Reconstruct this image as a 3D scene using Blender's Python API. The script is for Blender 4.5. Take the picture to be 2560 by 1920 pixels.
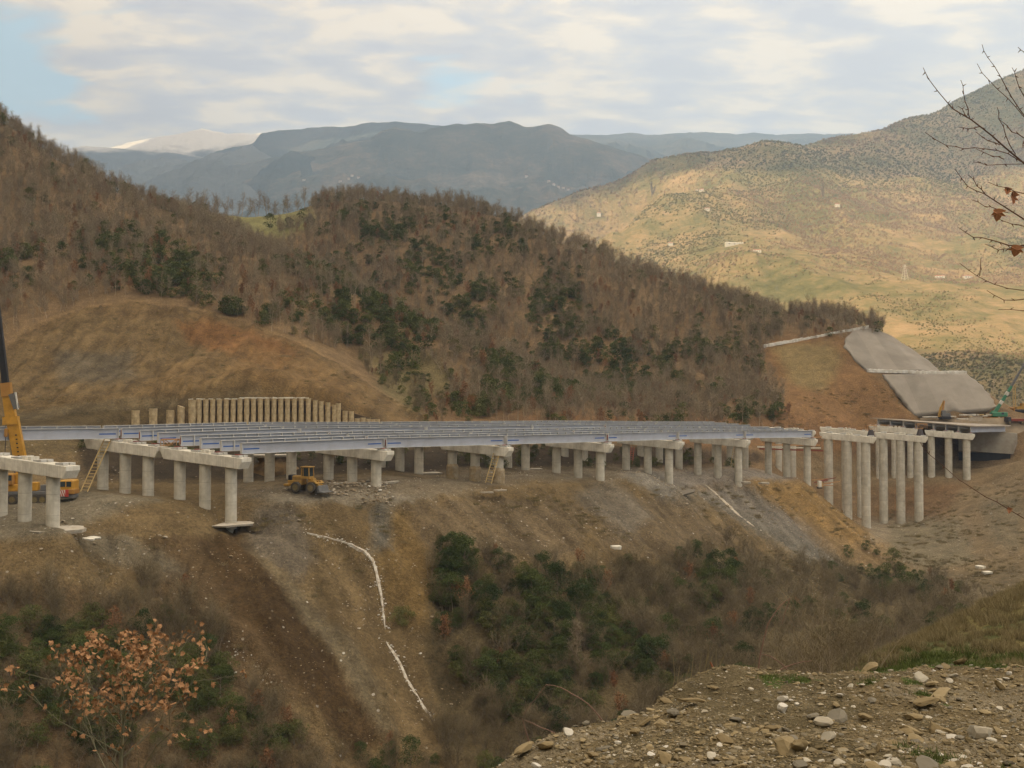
import bpy, math, random
import numpy as np
from mathutils import Vector, Matrix, noise as mnoise
R = math.radians
random.seed(7)
rng = np.random.default_rng(11)
for o in list(bpy.data.objects):
    bpy.data.objects.remove(o)
S = bpy.context.scene
COL = S.collection
# ------------------------------------------------------------------ camera
PITCH = math.atan(54 / 2560)
cam_d = bpy.data.cameras.new("camera")
cam_d.sensor_width = 36
cam_d.lens = 36
cam_d.clip_start = 0.1
cam_d.clip_end = 60000
cam = bpy.data.objects.new("camera", cam_d)
COL.objects.link(cam)
cam.rotation_euler = (math.pi / 2 + PITCH, 0, 0)
S.camera = cam
# ------------------------------------------------------------------ sky, sun, exposure
SUN_EL, SUN_AZ = R(24), R(-128)      # azimuth from +Y towards +X: sun stands low, behind and left of the camera
sun_dir = Vector((math.cos(SUN_EL) * math.sin(SUN_AZ), math.cos(SUN_EL) * math.cos(SUN_AZ), math.sin(SUN_EL)))
W = bpy.data.worlds.new("World")
S.world = W
W.use_nodes = True
nt = W.node_tree
nt.nodes.clear()
def N(t, typ, **kw):
    n = t.nodes.new(typ)
    for k, v in kw.items():
        setattr(n, k, v)
    return n
def ramp(t, stops, interp='LINEAR'):
    n = t.nodes.new('ShaderNodeValToRGB')
    e = n.color_ramp.elements
    n.color_ramp.interpolation = interp
    while len(e) < len(stops):
        e.new(0.5)
    for i, (p, c) in enumerate(stops):
        e[i].position = p
        e[i].color = (c, c, c, 1) if isinstance(c, (int, float)) else (*c, 1)
    return n
def mixc(t, fac, a, b, mode='MIX'):
    n = t.nodes.new('ShaderNodeMix')
    n.data_type = 'RGBA'
    n.blend_type = mode
    for sock, v in ((0, fac), (6, a), (7, b)):
        if isinstance(v, (int, float)):
            n.inputs[sock].default_value = v
        elif isinstance(v, tuple):
            n.inputs[sock].default_value = (*v, 1)
        else:
            t.links.new(v, n.inputs[sock])
    return n.outputs[2]
def math_(t, op, a, b=None, c=None, clamp=False):
    n = t.nodes.new('ShaderNodeMath')
    n.operation = op
    n.use_clamp = clamp
    for i, v in enumerate((a, b, c)):
        if v is None:
            continue
        if isinstance(v, (int, float)):
            n.inputs[i].default_value = v
        else:
            t.links.new(v, n.inputs[i])
    return n.outputs[0]
def noise_(t, vec, scale, detail=4, rough=.55, dist=0.0):
    n = t.nodes.new('ShaderNodeTexNoise')
    n.inputs['Scale'].default_value = scale
    n.inputs['Detail'].default_value = detail
    n.inputs['Roughness'].default_value = rough
    n.inputs['Distortion'].default_value = dist
    if vec is not None:
        t.links.new(vec, n.inputs['Vector'])
    return n.outputs[0]
def build_world():
    sky = N(nt, 'ShaderNodeTexSky', sky_type='NISHITA', sun_disc=False, sun_elevation=SUN_EL, sun_rotation=SUN_AZ % (2 * math.pi))
    sky.altitude = 600
    tc = N(nt, 'ShaderNodeTexCoord')
    sep = N(nt, 'ShaderNodeSeparateXYZ')
    nt.links.new(tc.outputs['Generated'], sep.inputs[0])
    z = math_(nt, 'MAXIMUM', sep.outputs[2], 0.0)
    den = math_(nt, 'ADD', z, 0.10)
    u = math_(nt, 'DIVIDE', sep.outputs[0], den)
    v = math_(nt, 'DIVIDE', sep.outputs[1], den)
    cv = N(nt, 'ShaderNodeCombineXYZ')
    nt.links.new(u, cv.inputs[0])
    nt.links.new(math_(nt, 'MULTIPLY', v, 1.55), cv.inputs[1])
    cover = noise_(nt, cv.outputs[0], 1.5, 7, .52, .35)
    # the one large blue gap is the thin part of the cloud sheet towards the upper left
    gx = math_(nt, 'ADD', u, 1.14)
    gy = math_(nt, 'SUBTRACT', v, 2.28)
    g2 = math_(nt, 'ADD', math_(nt, 'MULTIPLY', math_(nt, 'MULTIPLY', gx, gx), 5.0), math_(nt, 'MULTIPLY', math_(nt, 'MULTIPLY', gy, gy), 1.6))
    gap = math_(nt, 'EXPONENT', math_(nt, 'MULTIPLY', g2, -2.2))
    cov = math_(nt, 'SUBTRACT', cover, math_(nt, 'MULTIPLY', gap, .23))
    mask = ramp(nt, [(.27, 0.0), (.34, 1.0)])
    nt.links.new(cov, mask.inputs[0])
    lump = noise_(nt, cv.outputs[0], 4.2, 9, .60, .25)
    lr = ramp(nt, [(.39, (.47, .445, .44)), (.46, (.53, .49, .455)), (.52, (.62, .54, .45)), (.58, (.76, .63, .47))])
    nt.links.new(lump, lr.inputs[0])
    # thin air between the clouds
    bsky = N(nt, 'ShaderNodeBackground')
    nt.links.new(sky.outputs[0], bsky.inputs[0])
    bsky.inputs[1].default_value = 0.10
    bthin = N(nt, 'ShaderNodeBackground')
    bthin.inputs[0].default_value = (.46, .60, .64, 1)
    bthin.inputs[1].default_value = 1.0
    mthin = N(nt, 'ShaderNodeMixShader')
    mthin.inputs[0].default_value = .85
    nt.links.new(bsky.outputs[0], mthin.inputs[1])
    nt.links.new(bthin.outputs[0], mthin.inputs[2])
    bcl = N(nt, 'ShaderNodeBackground')
    # clouds low over the horizon are paler
    hz = ramp(nt, [(.0, 1.0), (.22, 0.0)])
    nt.links.new(sep.outputs[2], hz.inputs[0])
    cc = mixc(nt, math_(nt, 'MULTIPLY', hz.outputs[0], .3), lr.outputs[0], (.62, .55, .475))
    warm = ramp(nt, [(.38, (1, 1, 1)), (.8, (1.04, .97, .86))])
    nt.links.new(sep.outputs[2], warm.inputs[0])
    cc = mixc(nt, 1.0, cc, warm.outputs[0], 'MULTIPLY')
    nt.links.new(cc, bcl.inputs[0])
    # the cloud sheet overhead, above the frame, is brighter than its far edge
    zen = N(nt, 'ShaderNodeMapRange')
    nt.links.new(sep.outputs[2], zen.inputs[0])
    zen.inputs[1].default_value, zen.inputs[2].default_value = .38, .95
    zen.inputs[3].default_value, zen.inputs[4].default_value = 1.0, 2.9
    nt.links.new(zen.outputs[0], bcl.inputs[1])
    ms = N(nt, 'ShaderNodeMixShader')
    nt.links.new(mask.outputs[0], ms.inputs[0])
    nt.links.new(mthin.outputs[0], ms.inputs[1])
    nt.links.new(bcl.outputs[0], ms.inputs[2])
    out = N(nt, 'ShaderNodeOutputWorld')
    nt.links.new(ms.outputs[0], out.inputs[0])
build_world()
sl = bpy.data.lights.new("sun", 'SUN')
sl.energy = 5.0
sl.angle = R(0.6)
sl.color = (1.0, .79, .48)
sun = bpy.data.objects.new("sun", sl)
COL.objects.link(sun)
sun.rotation_euler = sun_dir.to_track_quat('Z', 'Y').to_euler()
vs = S.view_settings
vs.view_transform = 'Standard'
vs.look = 'None'
vs.exposure = 1.27
vs.gamma = 1
S.cycles.use_denoising = True
S.cycles.max_bounces = 5
S.cycles.diffuse_bounces = 3
S.cycles.transparent_max_bounces = 6
S.cycles.volume_bounces = 0
# ------------------------------------------------------------------ helpers
CP, SP = math.cos(PITCH), math.sin(PITCH)
def at(px, py, Y):
    """the world point on the sight line of a photograph pixel that is Y metres north of the camera"""
    a, b = (px - 1280) / 2560, (960 - py) / 2560
    d = Vector((a, CP - b * SP, SP + b * CP))
    return d * (Y / d.y)
def proj(X, Y, Z):
    f = Y * CP + Z * SP
    u = -Y * SP + Z * CP
    f = np.maximum(f, .01)
    return 1280 + X / f * 2560, 960 - u / f * 2560
def inpoly(px, py, poly):
    r = np.zeros(np.shape(px), bool)
    n = len(poly)
    for i in range(n):
        x0, y0 = poly[i]
        x1, y1 = poly[(i + 1) % n]
        if y0 == y1:
            continue
        c = ((y0 > py) != (y1 > py)) & (px < (x1 - x0) * (py - y0) / (y1 - y0) + x0)
        r ^= c
    return r
def _h(ix, iy, s):
    n = (ix.astype(np.int64) * 374761393 + iy.astype(np.int64) * 668265263 + s * 974634777) & 0x7fffffff
    n = ((n ^ (n >> 13)) * 1274126177) & 0x7fffffff
    n = (n ^ (n >> 16)) & 0xffff
    return n / 65535.0
def vn(x, y, s=0):
    x, y = np.asarray(x, float), np.asarray(y, float)
    ix, iy = np.floor(x), np.floor(y)
    fx, fy = x - ix, y - iy
    fx, fy = fx * fx * (3 - 2 * fx), fy * fy * (3 - 2 * fy)
    a, b, c, d = _h(ix, iy, s), _h(ix + 1, iy, s), _h(ix, iy + 1, s), _h(ix + 1, iy + 1, s)
    return (a * (1 - fx) + b * fx) * (1 - fy) + (c * (1 - fx) + d * fx) * fy
def fbm(x, y, o=4, s=0, g=.5):
    r, a, t = 0, 1, 0
    for i in range(o):
        r = r + a * (vn(x * 2 ** i + 17.3 * i, y * 2 ** i - 9.1 * i, s + i) * 2 - 1)
        t += a
        a *= g
    return r / t
def ridged(x, y, o=5, s=0):
    r, a, t = 0, 1, 0
    for i in range(o):
        r = r + a * (1 - np.abs(vn(x * 2 ** i, y * 2 ** i, s + i) * 2 - 1) * 2)
        t += a
        a *= .5
    return r / t
class Surf:
    """smooth height surface through survey points (multiquadric)"""
    def __init__(s, pts, c):
        p = np.array(pts, float)
        s.p, s.c = p[:, :2], c
        n = len(p)
        K = s.k(p[:, None, 0] - p[None, :, 0], p[:, None, 1] - p[None, :, 1])
        P = np.c_[np.ones(n), p[:, :2]]
        A = np.zeros((n + 3, n + 3))
        A[:n, :n] = K - np.eye(n) * 0.02 * c
        A[:n, n:] = P
        A[n:, :n] = P.T
        s.w = np.linalg.solve(A, np.r_[p[:, 2], 0, 0, 0])
    def k(s, dx, dy):
        return -np.sqrt(dx * dx + dy * dy + s.c * s.c)
    def __call__(s, X, Y):
        X, Y = np.broadcast_arrays(np.asarray(X, float), np.asarray(Y, float))
        sh = X.shape
        X, Y = X.ravel(), Y.ravel()
        r = s.w[-3] + s.w[-2] * X + s.w[-1] * Y
        for i, (a, b) in enumerate(s.p):
            r = r + s.w[i] * s.k(X - a, Y - b)
        return r.reshape(sh)
def tag(o, label=None, cat=None, group=None, kind=None):
    if label: o['label'] = label
    if cat: o['category'] = cat
    if group: o['group'] = group
    if kind: o['kind'] = kind
    return o
def empty(name, loc=(0, 0, 0), rz=0.0, label=None, cat=None, group=None, rot=None):
    o = bpy.data.objects.new(name, None)
    o.empty_display_size = .3
    COL.objects.link(o)
    o.location = loc
    o.rotation_euler = rot if rot is not None else (0, 0, rz)
    return tag(o, label, cat, group)
def smooth(me, on=True):
    me.polygons.foreach_set('use_smooth', [on] * len(me.polygons))
def mesh_np(name, V, F, mat, parent=None, sm=False, link=True):
    V = np.asarray(V, np.float32)
    F = np.asarray(F, np.int32)
    me = bpy.data.meshes.new(name)
    k = F.shape[1]
    me.vertices.add(len(V))
    me.vertices.foreach_set('co', V.ravel())
    me.loops.add(F.size)
    me.loops.foreach_set('vertex_index', F.ravel())
    me.polygons.add(len(F))
    me.polygons.foreach_set('loop_start', np.arange(0, F.size, k, dtype=np.int32))
    me.update(calc_edges=True)
    if sm:
        smooth(me)
    if mat: me.materials.append(mat)
    o = bpy.data.objects.new(name, me)
    if link: COL.objects.link(o)
    if parent: o.parent = parent
    return o
class MB:
    def __init__(s):
        s.v, s.f, s.m = [], [], []
        s.mi = 0
    def add(s, vs_, fs):
        b = len(s.v)
        s.v += [tuple(v) for v in vs_]
        for f in fs:
            s.f.append(tuple(b + i for i in f))
            s.m.append(s.mi)
        return s
    def box(s, c, d, rz=0.0, M=None, bev=0.0, taper=1.0):
        x, y, z = d[0] / 2, d[1] / 2, d[2] / 2
        c = Vector(c)
        Mr = M if M is not None else Matrix.Rotation(rz, 3, 'Z')
        if bev > 0:
            bv = min(bev, x * .9, y * .9, z * .9)
            vs_ = []
            ring = lambda xx, yy, zz, k: [(xx - k, yy, zz), (xx, yy - k, zz), (xx, -yy + k, zz), (xx - k, -yy, zz), (-xx + k, -yy, zz), (-xx, -yy + k, zz), (-xx, yy - k, zz), (-xx + k, yy, zz)]
            for (xx, yy, zz) in ((x - bv, y - bv, -z), (x, y, -z + bv), (x, y, z - bv), (x - bv, y - bv, z)):
                vs_ += ring(xx, yy, zz, bv)
            fs = [tuple(range(7, -1, -1))[::-1], tuple(range(24, 32))[::-1]]
            for k in range(3):
                for i in range(8):
                    j = (i + 1) % 8
                    fs.append((k * 8 + i, k * 8 + 8 + i, k * 8 + 8 + j, k * 8 + j))
            s.add([c + Mr @ Vector(v) for v in vs_], fs)
            return s
        t = taper
        vs_ = [(-x, -y, -z), (x, -y, -z), (x, y, -z), (-x, y, -z), (-x * t, -y * t, z), (x * t, -y * t, z), (x * t, y * t, z), (-x * t, y * t, z)]
        s.add([c + Mr @ Vector(v) for v in vs_], [(0, 3, 2, 1), (4, 5, 6, 7), (0, 1, 5, 4), (1, 2, 6, 5), (2, 3, 7, 6), (3, 0, 4, 7)])
        return s
    def bar(s, p0, p1, w, h, w1=None, h1=None, up=(0, 0, 1)):
        p0, p1 = Vector(p0), Vector(p1)
        d = (p1 - p0).normalized()
        u = Vector(up)
        if abs(d.dot(u)) > .98:
            u = Vector((1, 0, 0))
        a = d.cross(u).normalized()
        b = a.cross(d)
        w1 = w if w1 is None else w1
        h1 = h if h1 is None else h1
        vs_ = []
        for p, ww, hh in ((p0, w, h), (p1, w1, h1)):
            vs_ += [p - a * ww / 2 - b * hh / 2, p + a * ww / 2 - b * hh / 2, p + a * ww / 2 + b * hh / 2, p - a * ww / 2 + b * hh / 2]
        s.add(vs_, [(0, 1, 2, 3), (7, 6, 5, 4), (0, 4, 5, 1), (1, 5, 6, 2), (2, 6, 7, 3), (3, 7, 4, 0)])
        return s
    def cyl(s, p0, p1, r0, r1=None, n=16, caps=True):
        p0, p1 = Vector(p0), Vector(p1)
        r1 = r0 if r1 is None else r1
        d = (p1 - p0).normalized()
        u = Vector((0, 0, 1)) if abs(d.z) < .9 else Vector((1, 0, 0))
        a = d.cross(u).normalized()
        b = d.cross(a)
        vs_ = []
        for p, r in ((p0, r0), (p1, r1)):
            for i in range(n):
                t = 2 * math.pi * i / n
                vs_.append(p + a * r * math.cos(t) + b * r * math.sin(t))
        fs = [(i, (i + 1) % n, n + (i + 1) % n, n + i) for i in range(n)]
        if caps:
            fs += [tuple(range(n))[::-1], tuple(range(n, 2 * n))]
        s.add(vs_, fs)
        return s
    def tube(s, pts, rad, n=5):
        prev = None
        base = len(s.v)
        L = len(pts)
        for k, p in enumerate(pts):
            p = Vector(p)
            d = (Vector(pts[min(k + 1, L - 1)]) - Vector(pts[max(k - 1, 0)])).normalized()
            if prev is None:
                u = Vector((0, 0, 1)) if abs(d.z) < .9 else Vector((1, 0, 0))
                a = d.cross(u).normalized()
            else:
                a = (prev - d * prev.dot(d)).normalized()
            prev = a
            b = d.cross(a)
            r = rad[k] if isinstance(rad, (list, tuple)) else rad
            for i in range(n):
                t = 2 * math.pi * i / n
                s.v.append(tuple(p + a * r * math.cos(t) + b * r * math.sin(t)))
        for k in range(L - 1):
            for i in range(n):
                j = (i + 1) % n
                s.f.append((base + k * n + i, base + k * n + j, base + (k + 1) * n + j, base + (k + 1) * n + i))
                s.m.append(s.mi)
        return s
    def prism(s, poly, d0, d1, M):
        """poly in the local xz plane, extruded along local y from d0 to d1, then mapped by M (4x4)"""
        n = len(poly)
        vs_ = [M @ Vector((x, d0, z)) for x, z in poly] + [M @ Vector((x, d1, z)) for x, z in poly]
        fs = [tuple(range(n)), tuple(range(2 * n - 1, n - 1, -1))] + [(i, n + i, n + (i + 1) % n, (i + 1) % n) for i in range(n)]
        s.add(vs_, fs)
        return s
    def build(s, name, mats, parent=None, sm=False, link=True):
        me = bpy.data.meshes.new(name)
        me.from_pydata(s.v, [], s.f)
        if not isinstance(mats, (list, tuple)):
            mats = [mats]
        for m in mats:
            me.materials.append(m)
        if len(mats) > 1:
            me.polygons.foreach_set('material_index', s.m)
        if sm:
            smooth(me)
        me.update()
        o = bpy.data.objects.new(name, me)
        if link: COL.objects.link(o)
        if parent: o.parent = parent
        return o
def copy_tree(o, parent=None, link=True):
    c = o.copy()
    COL.objects.link(c)
    if parent:
        c.parent = parent
    for ch in o.children:
        copy_tree(ch, c)
    return c
# ------------------------------------------------------------------ materials
MATS = {}
def mat(name, col, rough=.8, var=.15, scale=3.0, metal=0.0, bump=0.0, bscale=20.0, spec=.3, dirt=None, dscale=1.2, damt=.6, coord='Object'):
    m = bpy.data.materials.new(name)
    m.use_nodes = True
    t = m.node_tree
    b = t.nodes['Principled BSDF']
    b.inputs['Roughness'].default_value = rough
    b.inputs['Metallic'].default_value = metal
    b.inputs['Specular IOR Level'].default_value = spec
    tc = N(t, 'ShaderNodeTexCoord')
    v = tc.outputs[coord]
    n1 = noise_(t, v, scale, 5, .6)
    hi = tuple(min(1, c * (1 + var)) for c in col)
    lo = tuple(c * (1 - var) for c in col)
    r = ramp(t, [(.3, lo), (.7, hi)])
    t.links.new(n1, r.inputs[0])
    c = r.outputs[0]
    if dirt:
        n2 = noise_(t, v, dscale, 6, .65, .4)
        r2 = ramp(t, [(.42, 0.0), (.68, 1.0)])
        t.links.new(n2, r2.inputs[0])
        c = mixc(t, math_(t, 'MULTIPLY', r2.outputs[0], damt), c, dirt)
    t.links.new(c, b.inputs['Base Color'])
    if bump > 0:
        bn = N(t, 'ShaderNodeBump')
        bn.inputs['Strength'].default_value = bump
        bn.inputs['Distance'].default_value = .05
        t.links.new(noise_(t, v, bscale, 5, .6), bn.inputs['Height'])
        t.links.new(bn.outputs[0], b.inputs['Normal'])
    MATS[name] = m
    return m
def cast_lines(m, axis, step, width, amt, zstretch=True):
    """formwork joints and vertical water stains on a concrete material"""
    t = m.node_tree
    b = t.nodes['Principled BSDF']
    src = b.inputs['Base Color'].links[0].from_socket
    tc = N(t, 'ShaderNodeTexCoord')
    sp = N(t, 'ShaderNodeSeparateXYZ')
    t.links.new(tc.outputs['Object'], sp.inputs[0])
    fr = math_(t, 'FRACT', math_(t, 'ADD', math_(t, 'DIVIDE', sp.outputs[axis], step), 50.37))
    ln = math_(t, 'LESS_THAN', fr, width)
    c = mixc(t, math_(t, 'MULTIPLY', ln, amt), src, (.14, .125, .10))
    mp = N(t, 'ShaderNodeMapping')
    mp.inputs['Scale'].default_value = (1, 1, .07)
    t.links.new(tc.outputs['Object'], mp.inputs[0])
    r = ramp(t, [(.45, 0.0), (.7, 1.0)])
    t.links.new(noise_(t, mp.outputs[0], 3.2, 5, .6), r.inputs[0])
    c = mixc(t, math_(t, 'MULTIPLY', r.outputs[0], .26), c, (.30, .265, .20))
    band = N(t, 'ShaderNodeTexWhiteNoise')
    band.noise_dimensions = '1D'
    t.links.new(math_(t, 'FLOOR', math_(t, 'ADD', math_(t, 'DIVIDE', sp.outputs[axis], step), 50.37)), band.inputs['W'])
    k = math_(t, 'ADD', math_(t, 'MULTIPLY', band.outputs[0], .16), .88)
    c = mixc(t, 1.0, c, k, 'MULTIPLY')
    t.links.new(c, b.inputs['Base Color'])
def leafmat(name, stops, rough=.85, trans=.0):
    """foliage, bark or stone whose tint differs from one plant or stone to the next"""
    m = bpy.data.materials.new(name)
    m.use_nodes = True
    t = m.node_tree
    b = t.nodes['Principled BSDF']
    b.inputs['Roughness'].default_value = rough
    b.inputs['Specular IOR Level'].default_value = .15
    oi = N(t, 'ShaderNodeObjectInfo')
    geo = N(t, 'ShaderNodeNewGeometry')
    r = ramp(t, stops)
    t.links.new(math_(t, 'ADD', math_(t, 'MULTIPLY', oi.outputs['Random'], .75), math_(t, 'MULTIPLY', geo.outputs['Random Per Island'], .25)), r.inputs[0])
    t.links.new(r.outputs[0], b.inputs['Base Color'])
    MATS[name] = m
    return m
# ------------------------------------------------------------------ ground materials
def ground_mat(name, stone=1.0, sc=1.0, streak=0.0, grain=1.0):
    """soil whose own colour comes from the survey colours of the sheet, broken up by clods, stones and rills"""
    m = bpy.data.materials.new(name)
    m.use_nodes = True
    t = m.node_tree
    b = t.nodes['Principled BSDF']
    b.inputs['Roughness'].default_value = .95
    b.inputs['Specular IOR Level'].default_value = .1
    at_ = N(t, 'ShaderNodeAttribute', attribute_name='soil')
    tc = N(t, 'ShaderNodeTexCoord')
    v = tc.outputs['Object']
    n1 = noise_(t, v, .35 * sc, 8, .65, .3)
    n2 = noise_(t, v, 2.2 * sc, 6, .7)
    r1 = ramp(t, [(.25, .62), (.5, 1.0), (.75, 1.38)])
    t.links.new(n1, r1.inputs[0])
    r2 = ramp(t, [(.28, .6), (.5, 1.0), (.72, 1.45)])
    t.links.new(n2, r2.inputs[0])
    c = mixc(t, 1.0, at_.outputs['Color'], r1.outputs[0], 'MULTIPLY')
    c = mixc(t, grain, c, r2.outputs[0], 'MULTIPLY')
    n4 = noise_(t, v, 9.0 * sc, 5, .75)
    r4 = ramp(t, [(.32, .55), (.5, 1.0), (.68, 1.5)])
    t.links.new(n4, r4.inputs[0])
    c = mixc(t, .8, c, r4.outputs[0], 'MULTIPLY')
    if stone > 0:
        vo = N(t, 'ShaderNodeTexVoronoi')
        vo.inputs['Scale'].default_value = 1.1 * sc
        t.links.new(v, vo.inputs['Vector'])
        sepc = N(t, 'ShaderNodeSeparateColor')
        t.links.new(vo.outputs['Color'], sepc.inputs[0])
        # the stone's radius differs per cell; most cells have none
        rad = math_(t, 'MULTIPLY', math_(t, 'SUBTRACT', sepc.outputs[0], .55), .55)
        s1 = math_(t, 'GREATER_THAN', rad, vo.outputs['Distance'])
        n3 = noise_(t, v, .22, 4, .6)
        rr = ramp(t, [(.42, 0.0), (.58, 1.0)])
        t.links.new(n3, rr.inputs[0])
        stc = ramp(t, [(0, (.30, .25, .19)), (.6, (.40, .36, .30)), (1, (.62, .60, .56))])
        t.links.new(sepc.outputs[1], stc.inputs[0])
        f = math_(t, 'MULTIPLY', math_(t, 'MULTIPLY', s1, stone), math_(t, 'ADD', math_(t, 'MULTIPLY', rr.outputs[0], .8), .12))
        f = math_(t, 'MULTIPLY', f, at_.outputs['Alpha'])
        c = mixc(t, f, c, stc.outputs[0])
    t.links.new(c, b.inputs['Base Color'])
    bn = N(t, 'ShaderNodeBump')
    bn.inputs['Strength'].default_value = .9
    bn.inputs['Distance'].default_value = .5 / sc
    t.links.new(math_(t, 'ADD', n2, n1), bn.inputs['Height'])
    t.links.new(bn.outputs[0], b.inputs['Normal'])
    return m
def set_soil(o, C):
    a = o.data.color_attributes.new('soil', 'FLOAT_COLOR', 'POINT')
    a.data.foreach_set('color', np.asarray(C, np.float32).ravel())
def sheet(name, X, Y, Z, mt, C=None, kind='structure', sm=True):
    n, m = X.shape
    V = np.stack([X, Y, Z], -1).reshape(-1, 3)
    i = np.arange(n * m).reshape(n, m)
    F = np.stack([i[:-1, :-1], i[:-1, 1:], i[1:, 1:], i[1:, :-1]], -1).reshape(-1, 4)
    o = mesh_np(name, V, F, mt, sm=sm)
    if C is not None:
        set_soil(o, C)
    if kind:
        o['kind'] = kind
    return o
# ------------------------------------------------------------------ survey of the near terrain: (pixel x, pixel y, distance)
PX = [
 # feet of the front row of columns and the bench they stand on
 (5,1300,143),(65,1309,142),(135,1319,141),(-150,1290,146),(180,1340,138.5),(60,1340,137),
 (205,1236,163),(150,1258,158),(0,1262,158),(-150,1262,158),(300,1250,157),
 (261,1222,172),(321,1231,170),(381,1236,168),(451,1248,163),(514,1273,161),(579,1330,159.5),(530,1300,158),(620,1310,162),
 (650,1262,165),(700,1246,168),(770,1234,172),(850,1240,172),(1000,1240,176),
 (822,1192,185),(881,1200,182),(941,1206,180),(650,1205,190),(754,1190,190),(950,1190,192),
 (1131,1194,196),(1188,1202,195),(1247,1207,194),(1065,1181,204),(1130,1232,182),(1250,1218,190),
 (1391,1180,216),(1445,1191,214),(1500,1203,211),(1400,1216,199),(1328,1172,222),
 (1565,1174,234),(1619,1178,232),(1672,1206,229),(1700,1218,227),(1590,1184,222),(1610,1182,218),
 (1744,1178,252),(1794,1181,250),(1845,1189,248),(1815,1172,274),(1760,1172,276),(1864,1171,270),(1900,1180,262),
 (1920,1183,268),(1966,1190,266),(2017,1206,263),(2055,1248,262),(2110,1292,261),(2165,1328,259),
 (2070,1290,290),(2117,1302,287),(2175,1318,281),(2207,1290,300),(2250,1294,297),(2295,1300,293),
 (2327,1170,315),(2370,1176,312),(2415,1189,308),(2230,1164,320),(2192,1164,322),(2280,1164,318),(2100,1180,318),(2040,1178,312),
 (2480,1165,312),(2560,1150,305),(2350,1215,303),(2200,1215,310),(2450,1215,300),
 # slopes below the bench
 (0,1380,135),(0,1500,128),(0,1700,118),(0,1900,110),(-300,1500,126),(-300,1900,108),
 (400,1352,150),(250,1420,142),(500,1500,141),(650,1650,134),(800,1800,129),(400,1600,131),(550,1780,125),(200,1600,128),(200,1800,116),
 (600,1400,151),(760,1500,145.5),(880,1650,138),(980,1800,133),(700,1330,159),
 (850,1330,163),(930,1400,160.5),(965,1550,152.5),(1010,1680,145),(1080,1800,138.5),
 (1000,1330,168),(1050,1450,158),(1060,1600,150),(1250,1400,165),(1250,1300,178),(1130,1290,174),
 (1500,1300,190),(1500,1450,172),(1700,1300,208),(1700,1420,186),(1900,1300,235),(1900,1400,214),(2050,1400,230),
 (1100,1700,146),(1300,1600,150),(1500,1620,152),(1700,1560,168),(1850,1270,240),(2000,1290,250),
 (2200,1348,268),(2300,1342,270),(2400,1292,274),(2560,1230,275),(2560,1400,235),(2400,1430,236),(2560,1490,200),(2250,1480,225),(2100,1560,190),
 (1800,1700,150),(1500,1790,140),(1200,1860,133),(950,1950,126),
 # behind the bridge: toe, haul road, pile wall terrace
 (0,1150,185),(0,1060,205),(-300,1060,205),(300,1180,188),(300,1070,212),(30,1037,226),(250,1012,231),(450,1000,233),(-300,1040,226),
 (560,1130,210),(754,1130,208),(600,1095,221),(750,1095,222),(900,1100,224),(320,1088,226.0),(380,1088,225.4),(440,1088,224.8),(500,1088,225.1),(560,1088,225.9),(620,1088,226.6),(680,1088,227.3),(740,1088,228.0),(800,1088,228.7),(870,1088,229.6),(940,1088,230.4),(500,998,229.9),(560,998,230.7),(620,998,231.4),(680,998,232.1),(740,998,232.8),(800,1001,233.5),(860,1020,234.3),(930,1042,235.1),
 (1065,1130,224),(1328,1120,242),(1600,1118,262),
 (965,1046,240),(1100,1040,256),(1300,1046,268),(1600,1056,284),(1900,1052,312),(2020,1060,320),(2100,1062,326),(1900,1120,292),(2100,1105,322),(1700,1110,275),
 (2300,1040,341),(2450,1038,341),(2600,1046,334),(2560,1034,350),(2700,1050,330),(2640,1085,322),(2545,1147,322.5),(2490,1150,325.5),(2440,1147,328.5),(2385,1140,331),
 # the brown cut
 (330,758,292),(200,775,288),(60,830,278),(0,880,268),(-200,920,262),(600,812,288),(750,862,280),(900,965,262),(1000,1020,258),(330,900,262),(600,900,260),(100,950,250),(800,950,252),(450,770,291),
 # wooded spur and the hollow in front of it
 (900,870,312),(1000,930,300),(1100,1000,286),(-200,200,440),(0,310,430),(100,370,420),(200,430,410),(300,480,400),(400,512,395),(600,592,380),(800,682,360),(1000,782,345),(1250,892,330),(1450,982,320),(1550,1022,312),
 (0,700,300),(100,550,350),(300,620,330),(500,700,315),(700,765,303),(900,800,316),(1100,885,308),(1300,972,300),(-200,700,300),
 # second wooded hill
 (480,527,530),(560,540,520),(650,545,510),(750,540,500),(800,508,515),(900,500,508),(1000,502,500),(1150,522,490),(1300,562,480),(1500,642,465),(1700,712,450),(1850,762,440),(1950,792,430),(2050,806,425),(2200,826,415),
 (700,600,455),(850,640,440),(1000,620,432),(1000,700,405),(1250,700,420),(1300,800,390),(1500,800,400),(1500,900,366),(1700,850,385),(1700,950,352),(1850,900,366),(1900,1000,336),(1600,1000,332),
 # the cut with the concrete slabs
 (1950,872,372),(2050,852,374),(2108,874,364),(2000,950,350),(2130,930,353),(2100,1010,338),(2173,931,353),(2204,938,351),(2284,1037,336),(2485,1021,336),(2414,936,351),(2349,932,357),(2173,928,357),(2164,823,383),(2316,901,371),(2240,858,378),(2380,1029,336),(2310,937,351),
]
pts = [tuple(at(*p)) for p in PX]
def hid(px, Y, z):
    return ((px - 1280) / 2560 * Y, Y, z)
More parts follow.
